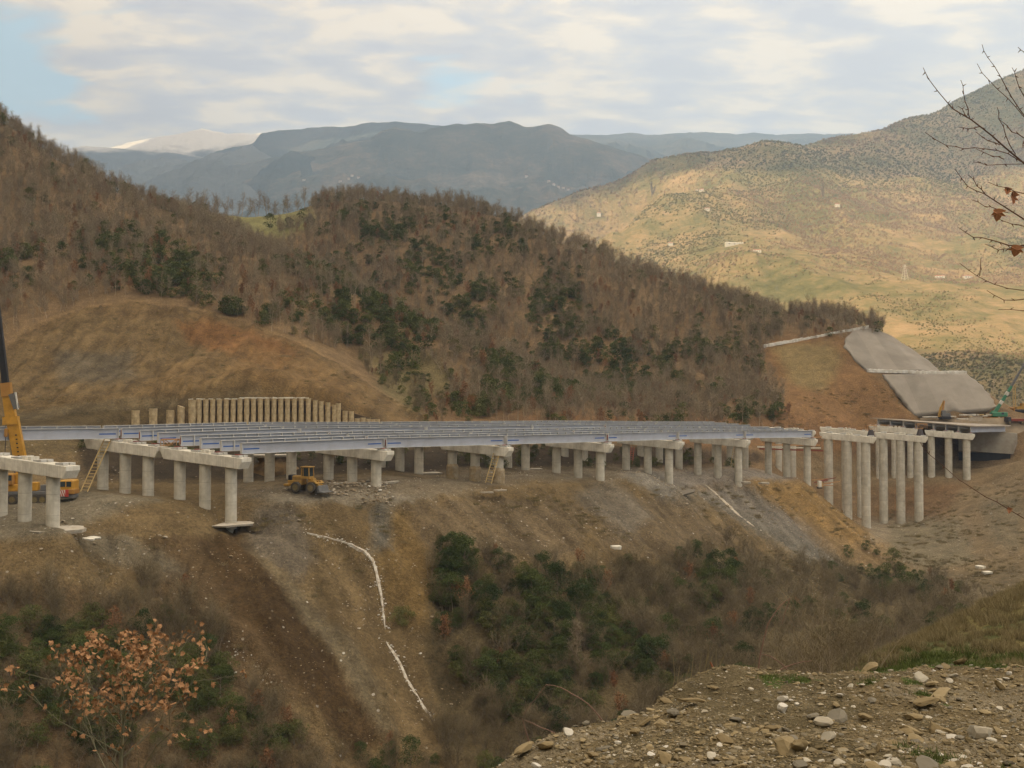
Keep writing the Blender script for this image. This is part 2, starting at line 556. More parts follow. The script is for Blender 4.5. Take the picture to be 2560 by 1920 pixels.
HID = [ # ground no one sees: behind crests, the near side of the gully, far rim
 hid(200,455,78), hid(400,440,62), hid(600,428,52), hid(800,405,37), hid(1000,385,22), hid(1250,366,8), hid(1450,350,0), hid(0,480,100), hid(-200,500,120),
 hid(560,600,70), hid(800,580,66), hid(1000,570,60), hid(1300,545,45), hid(1600,525,25), hid(1900,500,5), hid(2200,480,-15), hid(480,590,75), hid(300,560,70),
 hid(2500,400,-25), hid(2400,420,-15), hid(2300,440,-2), hid(2560,380,-20), hid(2800,380,-20), hid(2700,360,-10), hid(2480,372,-8),
 (-600,700,30),(-300,700,20),(0,700,-20),(300,700,-60),(600,700,-60),(600,450,-60),(-500,450,150),(-500,300,90),(-400,150,0),(-300,60,-30),
 (-40,112,-47),(-80,106,-51),(-150,95,-55),(30,110,-43),(60,95,-37),(0,80,-38),(-40,75,-40),
 (0,60,-30),(-20,60,-30),(-60,60,-34),(30,65,-28),(48,75,-25),(70,80,-20),(100,100,-20),(120,150,-30),
 (-8,19,-9.8),(-8,30,-14),(-20,22,-13),(0,16,-8.5),(0,30,-15),(4,24,-11),(-2,40,-22),(-30,40,-26),(-40,14,-20),
 (20,14,-6),(40,14,-4),
 (300,250,-10),(250,150,-15),(400,350,-20),(200,300,-8),
]
# the grassy shoulder to the right of the gravel mound
PX2 = [(2560,1475,46),(2400,1545,42),(2250,1622,38),(2080,1705,33),(2560,1650,28),(2300,1720,26),(2750,1420,50),(2750,1600,30),(2100,1790,22),(2450,1760,20)]
pts += HID + [tuple(at(*p)) for p in PX2]
H0 = Surf(pts, 2.5)
def disp(X, Y):
    d = np.hypot(X, Y)
    calm = 1 - .85 * np.exp(-((X - 128) ** 2 + (Y - 356) ** 2) / 42.0 ** 2)
    wall = 1 - .8 * np.exp(-((Y - 226) / 7.0) ** 2) * (X < -20)
    return (.45 * np.clip(d / 160, .12, 1.6) * fbm(X / 14, Y / 14, 5, 3, .55) + np.clip((Y - 300) / 80, 0, 1) * 3.0 * fbm(X / 45, Y / 45, 3, 9)) * calm * wall
def H(X, Y):
    X, Y = np.asarray(X, float), np.asarray(Y, float)
    return H0(X, Y) + disp(X, Y)
ts = np.linspace(-.85, .80, 980)
ys = 13.0 * (720 / 13.0) ** (np.linspace(0, 1, 880))
T, YY = np.meshgrid(ts, ys)
XX = T * YY
Z0 = H0(XX, YY)
d_ = np.hypot(XX, YY)
ZZ = Z0 + disp(XX, YY)
gpx, gpy = proj(XX, YY, Z0)
# rills and slide tracks on the fill slopes below the bench
SLOPE = [(180,1340),(400,1345),(579,1335),(700,1255),(1000,1250),(1250,1225),(1500,1210),(1690,1225),(1850,1200),(2020,1215),(2170,1330),(2250,1480),(2050,1550),(1750,1600),(1300,1640),(1080,1830),(900,1880),(600,1720),(250,1450)]
on_slope = inpoly(gpx, gpy, SLOPE) & (YY < 275) & (YY > 110)
gy_, gx_ = np.gradient(Z0)
rill_u = XX * .82 + YY * .57
rill_v = -XX * .57 + YY * .82
ZZ = ZZ + np.where(on_slope, .28 * fbm(XX / .9, YY / .9, 3, 23) + 1.5 * fbm(rill_u / 3.2 + fbm(XX / 20, YY / 20, 2, 5) * 2, rill_v / 22, 4, 21), 0)
cut0 = inpoly(gpx, gpy, [(-300,940),(0,880),(60,828),(200,772),(330,752),(460,768),(600,806),(750,858),(850,915),(930,968),(1060,1045),(1060,1060),(780,1000),(450,1000),(-300,1040)]) & (YY > 232) & (YY < 310)
ZZ = ZZ + np.where(cut0, 2.0 * fbm(XX / 4.5, YY / 16, 4, 35, .55) + .35 * fbm(XX / 1.3, YY / 1.3, 3, 37), 0)
# colours of the ground itself
BROWN, DARK, TAN, GREY, ORANGE, GRASS, FLOOR, MOSS = (.215,.150,.076), (.095,.056,.025), (.30,.225,.125), (.235,.20,.150), (.27,.145,.055), (.16,.155,.06), (.185,.125,.066), (.15,.14,.065)
C = np.zeros((*XX.shape, 4))
C[..., :3] = BROWN
C[..., 3] = 1
wob = np.clip(300 / d_, .8, 8)
qx = gpx + 22 * fbm(XX / 6, YY / 6, 4, 31) * wob * .6
qy = gpy + 13 * fbm(XX / 5, YY / 5, 4, 41) * wob * .6
JIT = []
for q in range(6):
    sx, sy = (q % 3 - 1) * 11, (q // 3 - .5) * 11
    JIT.append((gpx + sx + 26 * fbm(XX / 7 + q * .23, YY / 7, 4, 31, .6) * wob * .6 + 9 * (rng.random(XX.shape) - .5), gpy + sy + 15 * fbm(XX / 6 + q * .2, YY / 6, 4, 41, .6) * wob * .6 + 7 * (rng.random(XX.shape) - .5)))
def paint(poly, col, lo=0, hi=1e9, a=1.0, stones=None):
    xs_, ys_ = [p[0] for p in poly], [p[1] for p in poly]
    bb = (gpx > min(xs_) - 60) & (gpx < max(xs_) + 60) & (gpy > min(ys_) - 50) & (gpy < max(ys_) + 50) & (YY > lo) & (YY < hi)
    w = sum(inpoly(jx[bb], jy[bb], poly).astype(float) for jx, jy in JIT) / len(JIT)
    k_ = (w * a)[:, None]
    C[bb, :3] = C[bb, :3] * (1 - k_) + np.array(col) * k_
    if stones is not None:
        C[bb, 3] = C[bb, 3] * (1 - w) + stones * w
C[(YY > 245), 3] = .25
m = (YY > 262)
C[m, :3] = FLOOR
C[m, 3] = 0
paint([(-400,1960),(-400,1440),(0,1430),(300,1480),(520,1570),(660,1730),(820,1870),(900,1960)], FLOOR, 60, 150, stones=.1)
paint([(1040,1420),(1120,1380),(1250,1440),(1500,1430),(1740,1370),(2050,1400),(2330,1430),(2560,1500),(2560,1960),(1200,1960),(1090,1800)], (.15,.115,.062), 60, 260, .8, stones=.3)
# the brown cut, with its ochre and red faces
CUT = [(-300,940),(0,880),(60,828),(200,772),(330,752),(460,768),(600,806),(750,858),(850,915),(930,968),(1060,1045),(1060,1120),(-300,1120)]
paint(CUT, (.235,.158,.074), 200, 300, stones=.25)
paint([(0,880),(200,790),(430,800),(560,850),(420,930),(330,990),(0,1000)], (.205,.150,.075), 200, 300, .45)
paint([(430,800),(560,806),(750,870),(700,920),(560,880),(480,850)], (.27,.135,.052), 200, 300, .8)
paint([(600,860),(760,880),(900,990),(930,1040),(700,990),(560,930)], (.28,.175,.075), 200, 300, .7)
paint([(-300,1060),(0,1040),(250,1015),(450,1003),(450,1060),(260,1120),(-300,1180)], (.15,.11,.055), 180, 240, .75)
paint([(430,905),(560,900),(640,960),(480,975),(330,985)], (.30,.20,.09), 200, 300, .7)
paint([(130,880),(330,880),(330,960),(150,960)], (.17,.15,.11), 200, 300, .6)
paint([(0,1040),(250,1012),(640,985),(640,996),(250,1024),(0,1052)], (.30,.235,.14), 215, 245, .8)
# scrubby ground under the deck, with the deck's shade painted into its brown
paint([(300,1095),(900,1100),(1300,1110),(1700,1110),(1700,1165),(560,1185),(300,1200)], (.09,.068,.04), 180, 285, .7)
# open hollow beside the cut, meadow on the saddle, second cut
paint([(900,880),(1080,880),(1180,970),(1230,1050),(1060,1050),(960,980)], (.155,.125,.060), 240, 330, .95)
paint([(1050,1000),(1200,960),(1330,1040),(1330,1062),(1060,1062)], (.16,.10,.05), 235, 330, .95)
paint([(470,522),(560,515),(700,525),(790,520),(780,560),(700,600),(600,580),(520,552)], (.20,.185,.075), 440, 560)
paint([(1900,880),(1960,840),(2110,840),(2180,930),(2300,1050),(2120,1130),(1900,1110),(1960,980)], (.185,.108,.048), 300, 400, stones=.3)
paint([(1930,870),(2080,855),(2110,900),(2060,980),(1980,960)], (.20,.155,.070), 300, 400, .8)
paint([(1300,1030),(2120,1040),(2180,1120),(1700,1120),(1300,1080)], (.20,.115,.055), 255, 335, .8)
# bench, haul road and gravel aprons
paint([(-300,1240),(200,1225),(420,1240),(300,1275),(150,1345),(-300,1360)], (.235,.195,.135), 130, 172)
paint([(560,1215),(1250,1175),(1560,1165),(1700,1170),(1640,1200),(1300,1205),(1130,1240),(980,1262),(700,1262),(600,1240)], (.225,.178,.120), 160, 240)
paint([(660,1236),(960,1238),(1060,1250),(960,1262),(700,1262)], (.34,.29,.22), 160, 200, .8)
paint([(1540,1180),(1700,1172),(2040,1172),(1980,1196),(1850,1215),(1740,1212),(1700,1225),(1760,1290),(1640,1240)], (.25,.225,.19), 205, 275, .85)
paint([(1930,1150),(2450,1150),(2560,1140),(2560,1200),(2300,1215),(2100,1215)], (.20,.15,.085), 265, 330, .8)
paint([(2150,1300),(2350,1280),(2480,1320),(2300,1360),(2180,1352)], (.235,.20,.14), 240, 300, .8)
paint([(200,1100),(560,1120),(1700,1112),(1900,1130),(1900,1162),(1650,1166),(1250,1174),(900,1186),(560,1208),(200,1190)], (.055,.040,.026), 178, 290, .9)  # shade under the deck painted darker still into the ground colour
# slope colours
paint([(1010,1260),(1250,1240),(1480,1250),(1450,1380),(1250,1400),(1080,1380),(960,1380),(900,1320)], (.20,.145,.085), 130, 215, .9)
paint([(900,1310),(1010,1270),(1080,1400),(1060,1600),(1000,1560)], (.255,.165,.065), 130, 200, .8)
paint([(640,1270),(740,1268),(800,1400),(760,1460),(620,1360)], (.21,.175,.135), 130, 190, .8)
paint([(930,1270),(975,1270),(975,1380),(930,1400)], (.19,.18,.155), 130, 190, .8)
paint([(480,1345),(600,1340),(700,1460),(830,1640),(960,1830),(900,1900),(760,1760),(560,1560)], DARK, 110, 175, .8, stones=.5)
paint([(620,1350),(760,1480),(880,1620),(1000,1830),(960,1830),(830,1640),(700,1460)], (.27,.215,.135), 110, 175, .8)
paint([(350,1360),(480,1345),(600,1560),(760,1770),(700,1760),(480,1580),(330,1450)], (.175,.115,.06), 110, 175, .85)
paint([(180,1345),(330,1345),(470,1430),(420,1450),(260,1400)], (.24,.20,.14), 110, 175, .8)
paint([(1700,1225),(1850,1215),(1990,1300),(2110,1420),(2000,1400),(1840,1300)], (.235,.215,.18), 130, 275, .85)
paint([(1860,1200),(2030,1215),(2175,1335),(2130,1370),(2010,1290),(1900,1240)], (.27,.175,.07), 150, 275, .9)
paint([(1500,1260),(1700,1240),(1850,1350),(1700,1400),(1500,1360)], (.205,.150,.09), 130, 240, .8)
paint([(1440,1230),(1530,1200),(1640,1310),(1560,1330)], (.25,.215,.17), 130, 240, .7)
paint([(2200,1200),(2560,1190),(2560,1500),(2420,1500),(2250,1400)], (.19,.145,.085), 180, 300, .85)
paint([(2230,1210),(2420,1210),(2350,1300),(2230,1290)], (.155,.09,.045), 180, 320, .6)
paint([(2230,1300),(2400,1300),(2440,1400),(2300,1430),(2220,1380)], (.165,.145,.095), 180, 300, .7)
paint([(2450,1250),(2560,1240),(2560,1380),(2480,1360)], (.15,.13,.085), 180, 300, .6)
# the grassy shoulder near the camera
m = (YY < 60)
C[m, :3] = np.array((.185,.155,.06)) * (1 + .0 * XX[m, None]) 
gm = fbm(XX / 3.0, YY / 3.0, 4, 77) + (.15)
mm = m & (gm > .12)
C[mm, :3] = (.125,.13,.05)
C[m, 3] = .5
# gentle large-scale variation
k = (1 + .22 * fbm(XX / 9, YY / 9, 4, 55))[..., None]
C[..., :3] *= k
st_ = 1 + .42 * fbm(rill_u / 1.6 + 2 * fbm(XX / 12, YY / 12, 3, 15), rill_v / 17, 4, 25)
C[on_slope, :3] *= (.86 * st_[on_slope])[:, None]
cutm = inpoly(gpx, gpy, CUT) & (YY > 200) & (YY < 310)
C[cutm, :3] *= (.64 * (1 + .40 * fbm(XX / 2.2, ZZ / 5, 4, 27) + .25 * fbm(XX / 8, ZZ / 1.2, 3, 29))[cutm])[:, None]
MG = ground_mat('hillside soil', 1.0, 1.0)
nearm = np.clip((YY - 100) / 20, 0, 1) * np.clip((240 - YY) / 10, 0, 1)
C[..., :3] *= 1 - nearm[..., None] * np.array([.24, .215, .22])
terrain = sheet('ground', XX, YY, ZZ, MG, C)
# fine edge skirt so the sheet closes against the lower ground
EX = np.array([[-30000., -9000, 9000, 30000]] * 4)
EY = np.array([[-30000.] * 4, [-9000.] * 4, [9000.] * 4, [34000.] * 4])
EZ = np.full((4, 4), -118.)
o = sheet('ground', EX, EY, EZ, MG, np.tile(np.array([.17, .13, .07, .3]), (16, 1)))
# ------------------------------------------------------------------ gravel mound under the camera
MPX = [(1230,1925,8.2),(1400,1852,8.7),(1560,1772,9.3),(1700,1702,10),(1850,1692,10.5),(2000,1690,11),(2200,1672,12),(2300,1657,12.5),(2450,1685,12),(2600,1705,12),(2900,1720,12),
       (1700,1925,5.6),(2560,1925,5),(2000,1925,5.3),(1400,1930,7.2),(2100,1800,7.6),(2500,1800,7.6),(1800,1790,8),(2800,1900,5.5)]
MPX = [(a, b + (8 if a < 1500 else 40 if a < 1750 else 62 if a < 2100 else 45), c) if k < 11 else (a, b, c) for k, (a, b, c) in enumerate(MPX)]
mp = [tuple(at(*p)) for p in MPX]
mp += [(x * 1.10, y * 1.10, z - .75) for x, y, z in mp[:11]] + [(x * 1.3, y * 1.3, z - 3.2) for x, y, z in mp[:11]] + [(x * 1.9, y * 1.9, z - 10) for x, y, z in mp[:11]]
mp += [(-1.7, 8, -4.6), (-5, 7, -9), (-3, 4, -5.5), (0, 0, -1.7), (3, 0, -1.6), (-2, 0, -2.6), (8, 2, -1.5), (-9, 2, -11), (-9, 12, -13), (-3, 14, -11), (10, -8, -1.5), (0, -8, -1.8), (-9, -8, -6), (20, 4, -2), (20, -8, -2), (20, 12, -3.5)]
HM0 = Surf(mp, .5)
def HM(X, Y):
    return HM0(X, Y) + .15 * fbm(X / 1.1, Y / 1.1, 5, 61, .6) + .025 * fbm(X / .16, Y / .16, 3, 65)
mx, my = np.meshgrid(np.linspace(-9, 20, 760), np.linspace(-8, 22, 780))
mz = HM(mx, my)
mc = np.zeros((*mx.shape, 4))
mc[..., :3] = (.20, .155, .085)
mc[..., 3] = 1
v1 = fbm(mx / .9, my / .9, 4, 71)
mc[v1 > .15, :3] = (.155, .125, .07)
mc[v1 < -.22, :3] = (.26, .215, .14)
gz = (fbm(mx / .7, my / .7, 4, 83) > .36) & (mx > 2.2 + 0.0 * my)
mc[gz, :3] = (.09, .125, .035)
mc[..., :3] *= .80
MGV = ground_mat('mound gravel soil', .9, 11.0)
mound = sheet('gravel_ground', mx, my, mz, MGV, mc)
# ------------------------------------------------------------------ far slopes and mountains
def far_mat(name, stops, sc, spots=None, bump=.6, bdist=18.0, snow=None):
    m = bpy.data.materials.new(name)
    m.use_nodes = True
    t = m.node_tree
    b = t.nodes['Principled BSDF']
    b.inputs['Roughness'].default_value = 1
    b.inputs['Specular IOR Level'].default_value = 0
    tc = N(t, 'ShaderNodeTexCoord')
    v = tc.outputs['Object']
    n1 = noise_(t, v, sc, 12, .68, .5)
    n2 = noise_(t, v, sc * 9, 6, .7)
    f = math_(t, 'ADD', math_(t, 'MULTIPLY', n1, .6), math_(t, 'MULTIPLY', n2, .4))
    r = ramp(t, stops)
    t.links.new(f, r.inputs[0])
    c = r.outputs[0]
    if snow:
        sp = N(t, 'ShaderNodeSeparateXYZ')
        t.links.new(v, sp.inputs[0])
        hgt = math_(t, 'ADD', sp.outputs[2], math_(t, 'MULTIPLY', math_(t, 'SUBTRACT', noise_(t, v, sc * 2.2, 8, .65), .5), snow[2]))
        sr = N(t, 'ShaderNodeMapRange')
        sr.inputs[1].default_value, sr.inputs[2].default_value = snow[0], snow[1]
        t.links.new(hgt, sr.inputs[0])
        c = mixc(t, sr.outputs[0], c, (.62, .58, .52))
    t.links.new(c, b.inputs['Base Color'])
    bn = N(t, 'ShaderNodeBump')
    bn.inputs['Strength'].default_value = bump
    bn.inputs['Distance'].default_value = bdist
    t.links.new(f, bn.inputs['Height'])
    t.links.new(bn.outputs[0], b.inputs['Normal'])
    return m
RM = [(2560,940,900),(2400,932,950),(2700,930,920),(2560,880,1050),(2250,800,1150),(2560,760,1300),(2050,720,1300),(1850,650,1500),(2300,680,1500),(2560,640,1600),(1500,560,1900),(1700,580,1750),(2000,560,1800),(2300,560,1900),(2560,500,2050),
      (1300,545,2450),(1350,532,2400),(1450,495,2380),(1600,412,2400),(1650,392,2400),(1700,383,2400),(1800,379,2400),(1900,362,2450),(2100,345,2550),(2190,338,2580),(2250,312,2650),(2400,243,2700),(2480,207,2750),(2560,178,2800),(2700,150,2850),(2900,140,2850),(3100,170,2800),
      (1900,450,2130),(2150,425,2250),(2350,400,2330),(2500,350,2450),(1750,470,2150),(1600,510,2100),(2750,700,1400),(2900,600,1700),(2900,900,1000),(2800,400,2300)]
rp = [tuple(at(*p)) for p in RM]
rp += [(x * 1.2, y * 1.2, z - 260) for (x, y, z) in rp[15:32]]
rp += [(200, 1000, -60), (0, 1400, -60), (500, 800, -80), (-400, 1400, -70), (-300, 2600, 100), (200, 2200, 150), (-200, 1900, 30), (1000, 700, -60), (300, 600, -110), (1400, 900, 20), (200, 3200, 200), (600, 3700, 200)]
HR0 = Surf(rp, 25)
rt = np.linspace(-.12, .76, 620)
ry = 600 * (4000 / 600.) ** np.linspace(0, 1, 520)
RT, RY = np.meshgrid(rt, ry)
RX = RT * RY
def HR(X, Y):
    z = HR0(X, Y)
    u = fbm(X / 320, Y / 320, 6, 101, .52)
    rg = ridged(X / 330 + .4 + .2 * fbm(X / 200, Y / 200, 3, 137), Y / 620, 5, 131) - .1
    return z + 26 * u + 46 * (rg - .35) * np.clip((Y - 900) / 800, 0, 1) * np.clip((2450 + .12 * X - Y) / 300, .12, 1)
RZ = HR(RX, RY)
M_R = far_mat('scrub covered slope', [(.34, (.085, .085, .030)), (.44, (.155, .14, .055)), (.52, (.25, .19, .088)), (.60, (.35, .24, .125)), (.72, (.44, .33, .18))], .006, bdist=14)
sheet('hills', RX, RY, RZ, M_R)
def ridge(sil, Yr, foot, back, mt, amp, seed, nx=520, ny=151, front=.5):
    """a mountain range: crest along the surveyed skyline, a ravined front slope and a back slope"""
    sil = sorted(sil)
    xs = np.array([s[0] for s in sil], float)
    yv = np.array([s[1] for s in sil], float)
    px = np.linspace(xs[0], xs[-1], nx)
    py = np.interp(px, xs, yv)
    k = np.hanning(7)
    k /= k.sum()
    pyp = np.pad(py, 3, 'edge')
    py = np.convolve(pyp, k, 'valid')
    s = np.linspace(-1, 1, ny)
    PXg, Sg = np.meshgrid(px, s)
    kk = np.hanning(91)
    kk /= kk.sum()
    soft = np.convolve(np.pad(py, 45, 'edge'), kk, 'valid')
    wq = np.clip(np.abs(Sg) * 5, 0, 1)
    PYg = py[None, :] * (1 - wq) + (soft[None, :] + 12) * wq
    tc = (PXg - 1280) / 2560
    b = (960 - PYg) / 2560
    slope = (SP + b * CP) / (CP - b * SP)
    zc = slope * Yr
    D = np.where(Sg < 0, Sg * Yr * front, Sg * Yr * .2)
    Yg = Yr + D + Yr * .03 * fbm(PXg / 260, np.zeros_like(PXg), 3, seed + 40) * 1.0
    zc = slope * (Yg - D)
    fall = np.where(Sg < 0, 1 - (-Sg) ** 1.15 * (1 - foot), 1 - Sg ** 1.2 * (1 - back))
    Xg = tc * Yg
    z = zc * fall
    edge = np.clip(np.abs(Sg) * 4, 0, 1)
    z = z + amp * 1.5 * edge * (ridged(Xg / (amp * 6), Yg / (amp * 9), 6, seed) - .95) + amp * .05 * fbm(Xg / (amp * .4), Yg / (amp * .4), 3, seed + 9)
    sheet('hills', Xg, Yg, z, mt)
M_C = far_mat('wooded mountain side', [(.36, (.038, .052, .050)), (.48, (.07, .078, .066)), (.56, (.13, .112, .088)), (.68, (.25, .20, .145))], .0035, bdist=30)
M_B = far_mat('distant wooded range', [(.36, (.032, .048, .052)), (.5, (.055, .065, .062)), (.66, (.12, .11, .09))], .002, bdist=50)
M_S = far_mat('snow covered mountain', [(.36, (.06, .07, .07)), (.6, (.13, .13, .12))], .0016, bdist=60, snow=(1440, 1600, 620))
M_S2 = far_mat('foothill with snow patches', [(.36, (.05, .06, .06)), (.6, (.10, .10, .09))], .002, bdist=40, snow=(1420, 1560, 420))
ridge([(240,520),(330,462),(382,445),(500,424),(648,400),(730,385),(810,370),(925,348),(950,328),(983,318),(1041,330),(1088,318),(1140,310),(1192,307),(1230,309),(1273,303),(1319,318),(1345,314),(1377,310),(1405,320),(1423,336),(1504,359),(1597,388),(1655,405),(1800,460),(2000,560)], 4600, .12, .5, M_C, 130, 201)
ridge([(330,470),(382,447),(474,411),(544,376),(630,359),(648,335),(694,326),(752,322),(810,315),(856,318),(914,307),(983,304),(1076,312),(1200,325),(1400,345)], 5500, .3, .6, M_B, 120, 301)
ridge([(1250,345),(1423,336),(1504,338),(1573,332),(1620,338),(1666,335),(1720,331),(1770,330),(1851,335),(1900,332),(1944,338),(2025,333),(2060,336),(2117,333),(2190,339),(2400,345),(2600,350)], 6500, .4, .6, M_B, 130, 401)
ridge([(-200,420),(100,395),(200,364),(300,372),(400,380),(500,392),(560,402),(700,420),(800,440)], 5900, .3, .6, M_S2, 110, 501)
ridge([(0,430),(200,392),(278,366),(347,349),(420,338),(463,330),(500,322),(560,334),(650,334),(760,335),(900,360),(1100,400)], 6600, .4, .7, M_S, 130, 601)
# unseen mountain added behind the camera to keep the low sun off the valley
sd = Vector((sun_dir.x, sun_dir.y)).normalized()
side = Vector((-sd.y, sd.x))
bs, bu = np.meshgrid(np.linspace(-2600, 2200, 150), np.linspace(260, 2200, 60))
bz = -60 + 950 * np.exp(-((bu - 1000) / 430.) ** 2) * (1 + .12 * fbm(bs / 300, bu / 300, 4, 701)) * np.clip(1.0 - ((bs + 150) / 2400.) ** 4, 0, 1)
bx = sd.x * bu + side.x * bs
by = sd.y * bu + side.y * bs
sheet('hills', bx, by, bz, M_R)

# unseen broken cloud bank added behind and left, cut to shade the upper slopes
M_SHADE_CLOUD = mat('shade_cloud', (.80, .80, .82), 1, .04, .001)
tE = math.tan(SUN_EL)
ZC = 2400.0
cc_, ca_ = np.meshgrid(np.linspace(-7600, -300, 120), np.linspace(-4300, 900, 100))
hh = ZC + tE * ca_                                    # height over the camera at which this part of the bank cuts the light
low = np.interp(cc_, [-7600, -5000, -3400, -2000, -1775, -1650, -1550, -1450, -1370, -1290, -1150, -850, -300], [850, 850, 1100, 1080, 1120, 1310, 1340, 1300, 1280, 1385, 1440, 1500, 1700]) + 55 * fbm(cc_ / 260, ca_ / 260, 4, 811)
solid = (hh > low) & (fbm(cc_ / 420, ca_ / 1500, 4, 821) > -.34)
cx = -sd.x * ca_ + side.x * cc_
cy = -sd.y * ca_ + side.y * cc_
idx = -np.ones(cc_.shape, int)
sel = solid[:-1, :-1] & solid[1:, :-1] & solid[:-1, 1:] & solid[1:, 1:]
cz = ZC + 60 * fbm(cc_ / 300, ca_ / 300, 3, 831)
th = 160 + 90 * fbm(cc_ / 200, ca_ / 200, 3, 841)
V = np.concatenate([np.stack([cx, cy, cz], -1).reshape(-1, 3), np.stack([cx, cy, cz + th], -1).reshape(-1, 3)])
n_, m_ = cc_.shape
ii = np.arange(n_ * m_).reshape(n_, m_)
q = np.stack([ii[:-1, :-1], ii[:-1, 1:], ii[1:, 1:], ii[1:, :-1]], -1)[sel]
F = [q, q[:, ::-1] + n_ * m_]
pad = np.pad(sel, 1)
for (di, dj, a, b_) in ((-1, 0, 0, 1), (1, 0, 2, 3), (0, 1, 1, 2), (0, -1, 3, 0)):
    nb = pad[1 + di:1 + di + sel.shape[0], 1 + dj:1 + dj + sel.shape[1]]
    e = sel & ~nb
    qq = np.stack([ii[:-1, :-1], ii[:-1, 1:], ii[1:, 1:], ii[1:, :-1]], -1)[e]
    F.append(np.stack([qq[:, b_], qq[:, a], qq[:, a] + n_ * m_, qq[:, b_] + n_ * m_], -1))
o = mesh_np('shade_cloud', V, np.concatenate(F), M_SHADE_CLOUD)
o['kind'] = 'structure'
bpy.context.view_layer.update()
DG = bpy.context.evaluated_depsgraph_get()
def hit(px, py):
    d = at(px, py, 1.0).normalized()
    ok, loc, nrm, *_ = S.ray_cast(DG, d * 16, d)
    return (loc, nrm) if ok else (None, None)
HITS = {}
def prehit(key, lst):
    HITS[key] = [hit(*p) for p in lst]
prehit('houses', [(1497,538),(1754,480),(2093,517),(1835,613),(1893,631),(1676,613),(1768,527),(2349,696),(2419,696),(1396,469),(1384,463),(1408,472),(1420,476),(1372,455),(1316,443),(880,441),(872,449),(896,446),(1756,476),(1742,478),(850,455),(760,452)])
prehit('pylons', [(2262,700),(1629,492),(2058,500)])
prehit('runnel1', [(768,1334),(800,1341),(840,1350),(880,1362),(912,1378),(932,1400),(942,1430),(950,1462),(957,1500),(960,1535),(966,1575)])
prehit('runnel2', [(966,1606),(984,1632),(1002,1662),(1018,1700),(1036,1730),(1056,1765),(1080,1795)])
prehit('runnel3', [(1762,1212),(1790,1236),(1818,1262),(1845,1288),(1885,1318)])
prehit('slidetrack', [(560,1600),(620,1655),(700,1720)])
prehit('road', [(30,1037),(140,1024),(250,1012),(360,1002),(450,999)])
prehit('whitebits', [(262,1370),(280,1385),(255,1362),(1850,1340),(1840,1345),(1860,1352),(2355,1312),(2330,1308)])
# ------------------------------------------------------------------ the viaduct: piers
M_CON = mat('weathered concrete', (.60, .565, .475), .85, .10, 1.2, bump=.25, bscale=6, dirt=(.30, .265, .195), dscale=.5, damt=.55)
M_CAP = mat('pale cast concrete', (.76, .725, .63), .8, .07, 1.0, bump=.15, bscale=8, dirt=(.36, .32, .25), dscale=.45, damt=.5)
cast_lines(M_CON, 2, 2.9, .016, .55)
cast_lines(M_CAP, 0, 2.45, .012, .45)
M_PAD = mat('bearing plinth concrete', (.46, .45, .42), .8, .08, 2)
M_SLAB = mat('rough blinding concrete', (.47, .43, .36), .9, .14, 1.5, bump=.5, bscale=3, dirt=(.25, .19, .12), dscale=.7, damt=.6)
M_MUD = mat('soil caked concrete', (.30, .225, .125), .95, .2, 1.5, bump=.6, bscale=4, dirt=(.40, .36, .28), dscale=1.4, damt=.8)
M_RUST = mat('red lead paint', (.22, .055, .035), .7, .2, 4)
M_STEEL = mat('pale blue grey girder paint', (.41, .435, .50), .45, .05, .5, spec=.4, dirt=(.26, .25, .26), dscale=.35, damt=.4)
M_FLANGE = mat('light grey girder flange', (.60, .60, .585), .55, .07, .8, spec=.4, dirt=(.30, .28, .25), dscale=.5, damt=.5)
M_BLUE = mat('blue marking paint', (.035, .11, .36), .5, .08, 3)
M_WOOD = mat('sawn yellow timber', (.42, .31, .14), .8, .18, 5)
M_WOODR = mat('orange formwork timber', (.46, .27, .13), .8, .2, 5)
M_DARK = mat('dark rusty steel', (.05, .04, .038), .7, .2, 4)
AX = Vector((.39, .92, 0)).normalized()          # across-the-cap direction is fixed for the whole viaduct
CD = Vector((-.92, .39, 0)).normalized()
# station: tip px, inner px, back carriageway right px, back carriageway left px, distance of the tip
ST = dict(
 A=(183, -35, -45, -265, 140, 1165), B=(617, 415, 408, 225, 159, 1145), C=(977, 791, 763, 590, 177, 1128), D=(1278, 1104, 1077, 925, 193, 1119),
 E=(1531, 1363, 1341, 1200, 210, 1111), F=(1708, 1541, 1522, 1392, 228, 1105), G=(1874, 1722, 1706, 1590, 245, 1101.5), H=(2043, 1898, 1885, 1765, 262, 1099),
 I=(2190, 2049, 2038, 1925, 277, 1093), J=(2320, 2186, 2172, 2050, 291, 1092), K=(2437, 2311, 2299, 2172, 305, 1086))
def on_line(tip, px):
    t = (px - 1280) / 2560
    w = (t * tip.y - tip.x) / (CD.x - t * CD.y)
    return w
def slope_z(tip, w):
    return tip.z + .088 * w
CAPD = {}
ordn = ['first', 'second', 'third', 'fourth', 'fifth', 'sixth', 'seventh', 'eighth', 'ninth', 'tenth', 'eleventh']
def ground_at(x, y):
    return float(H(x, y))
COLZ = {}
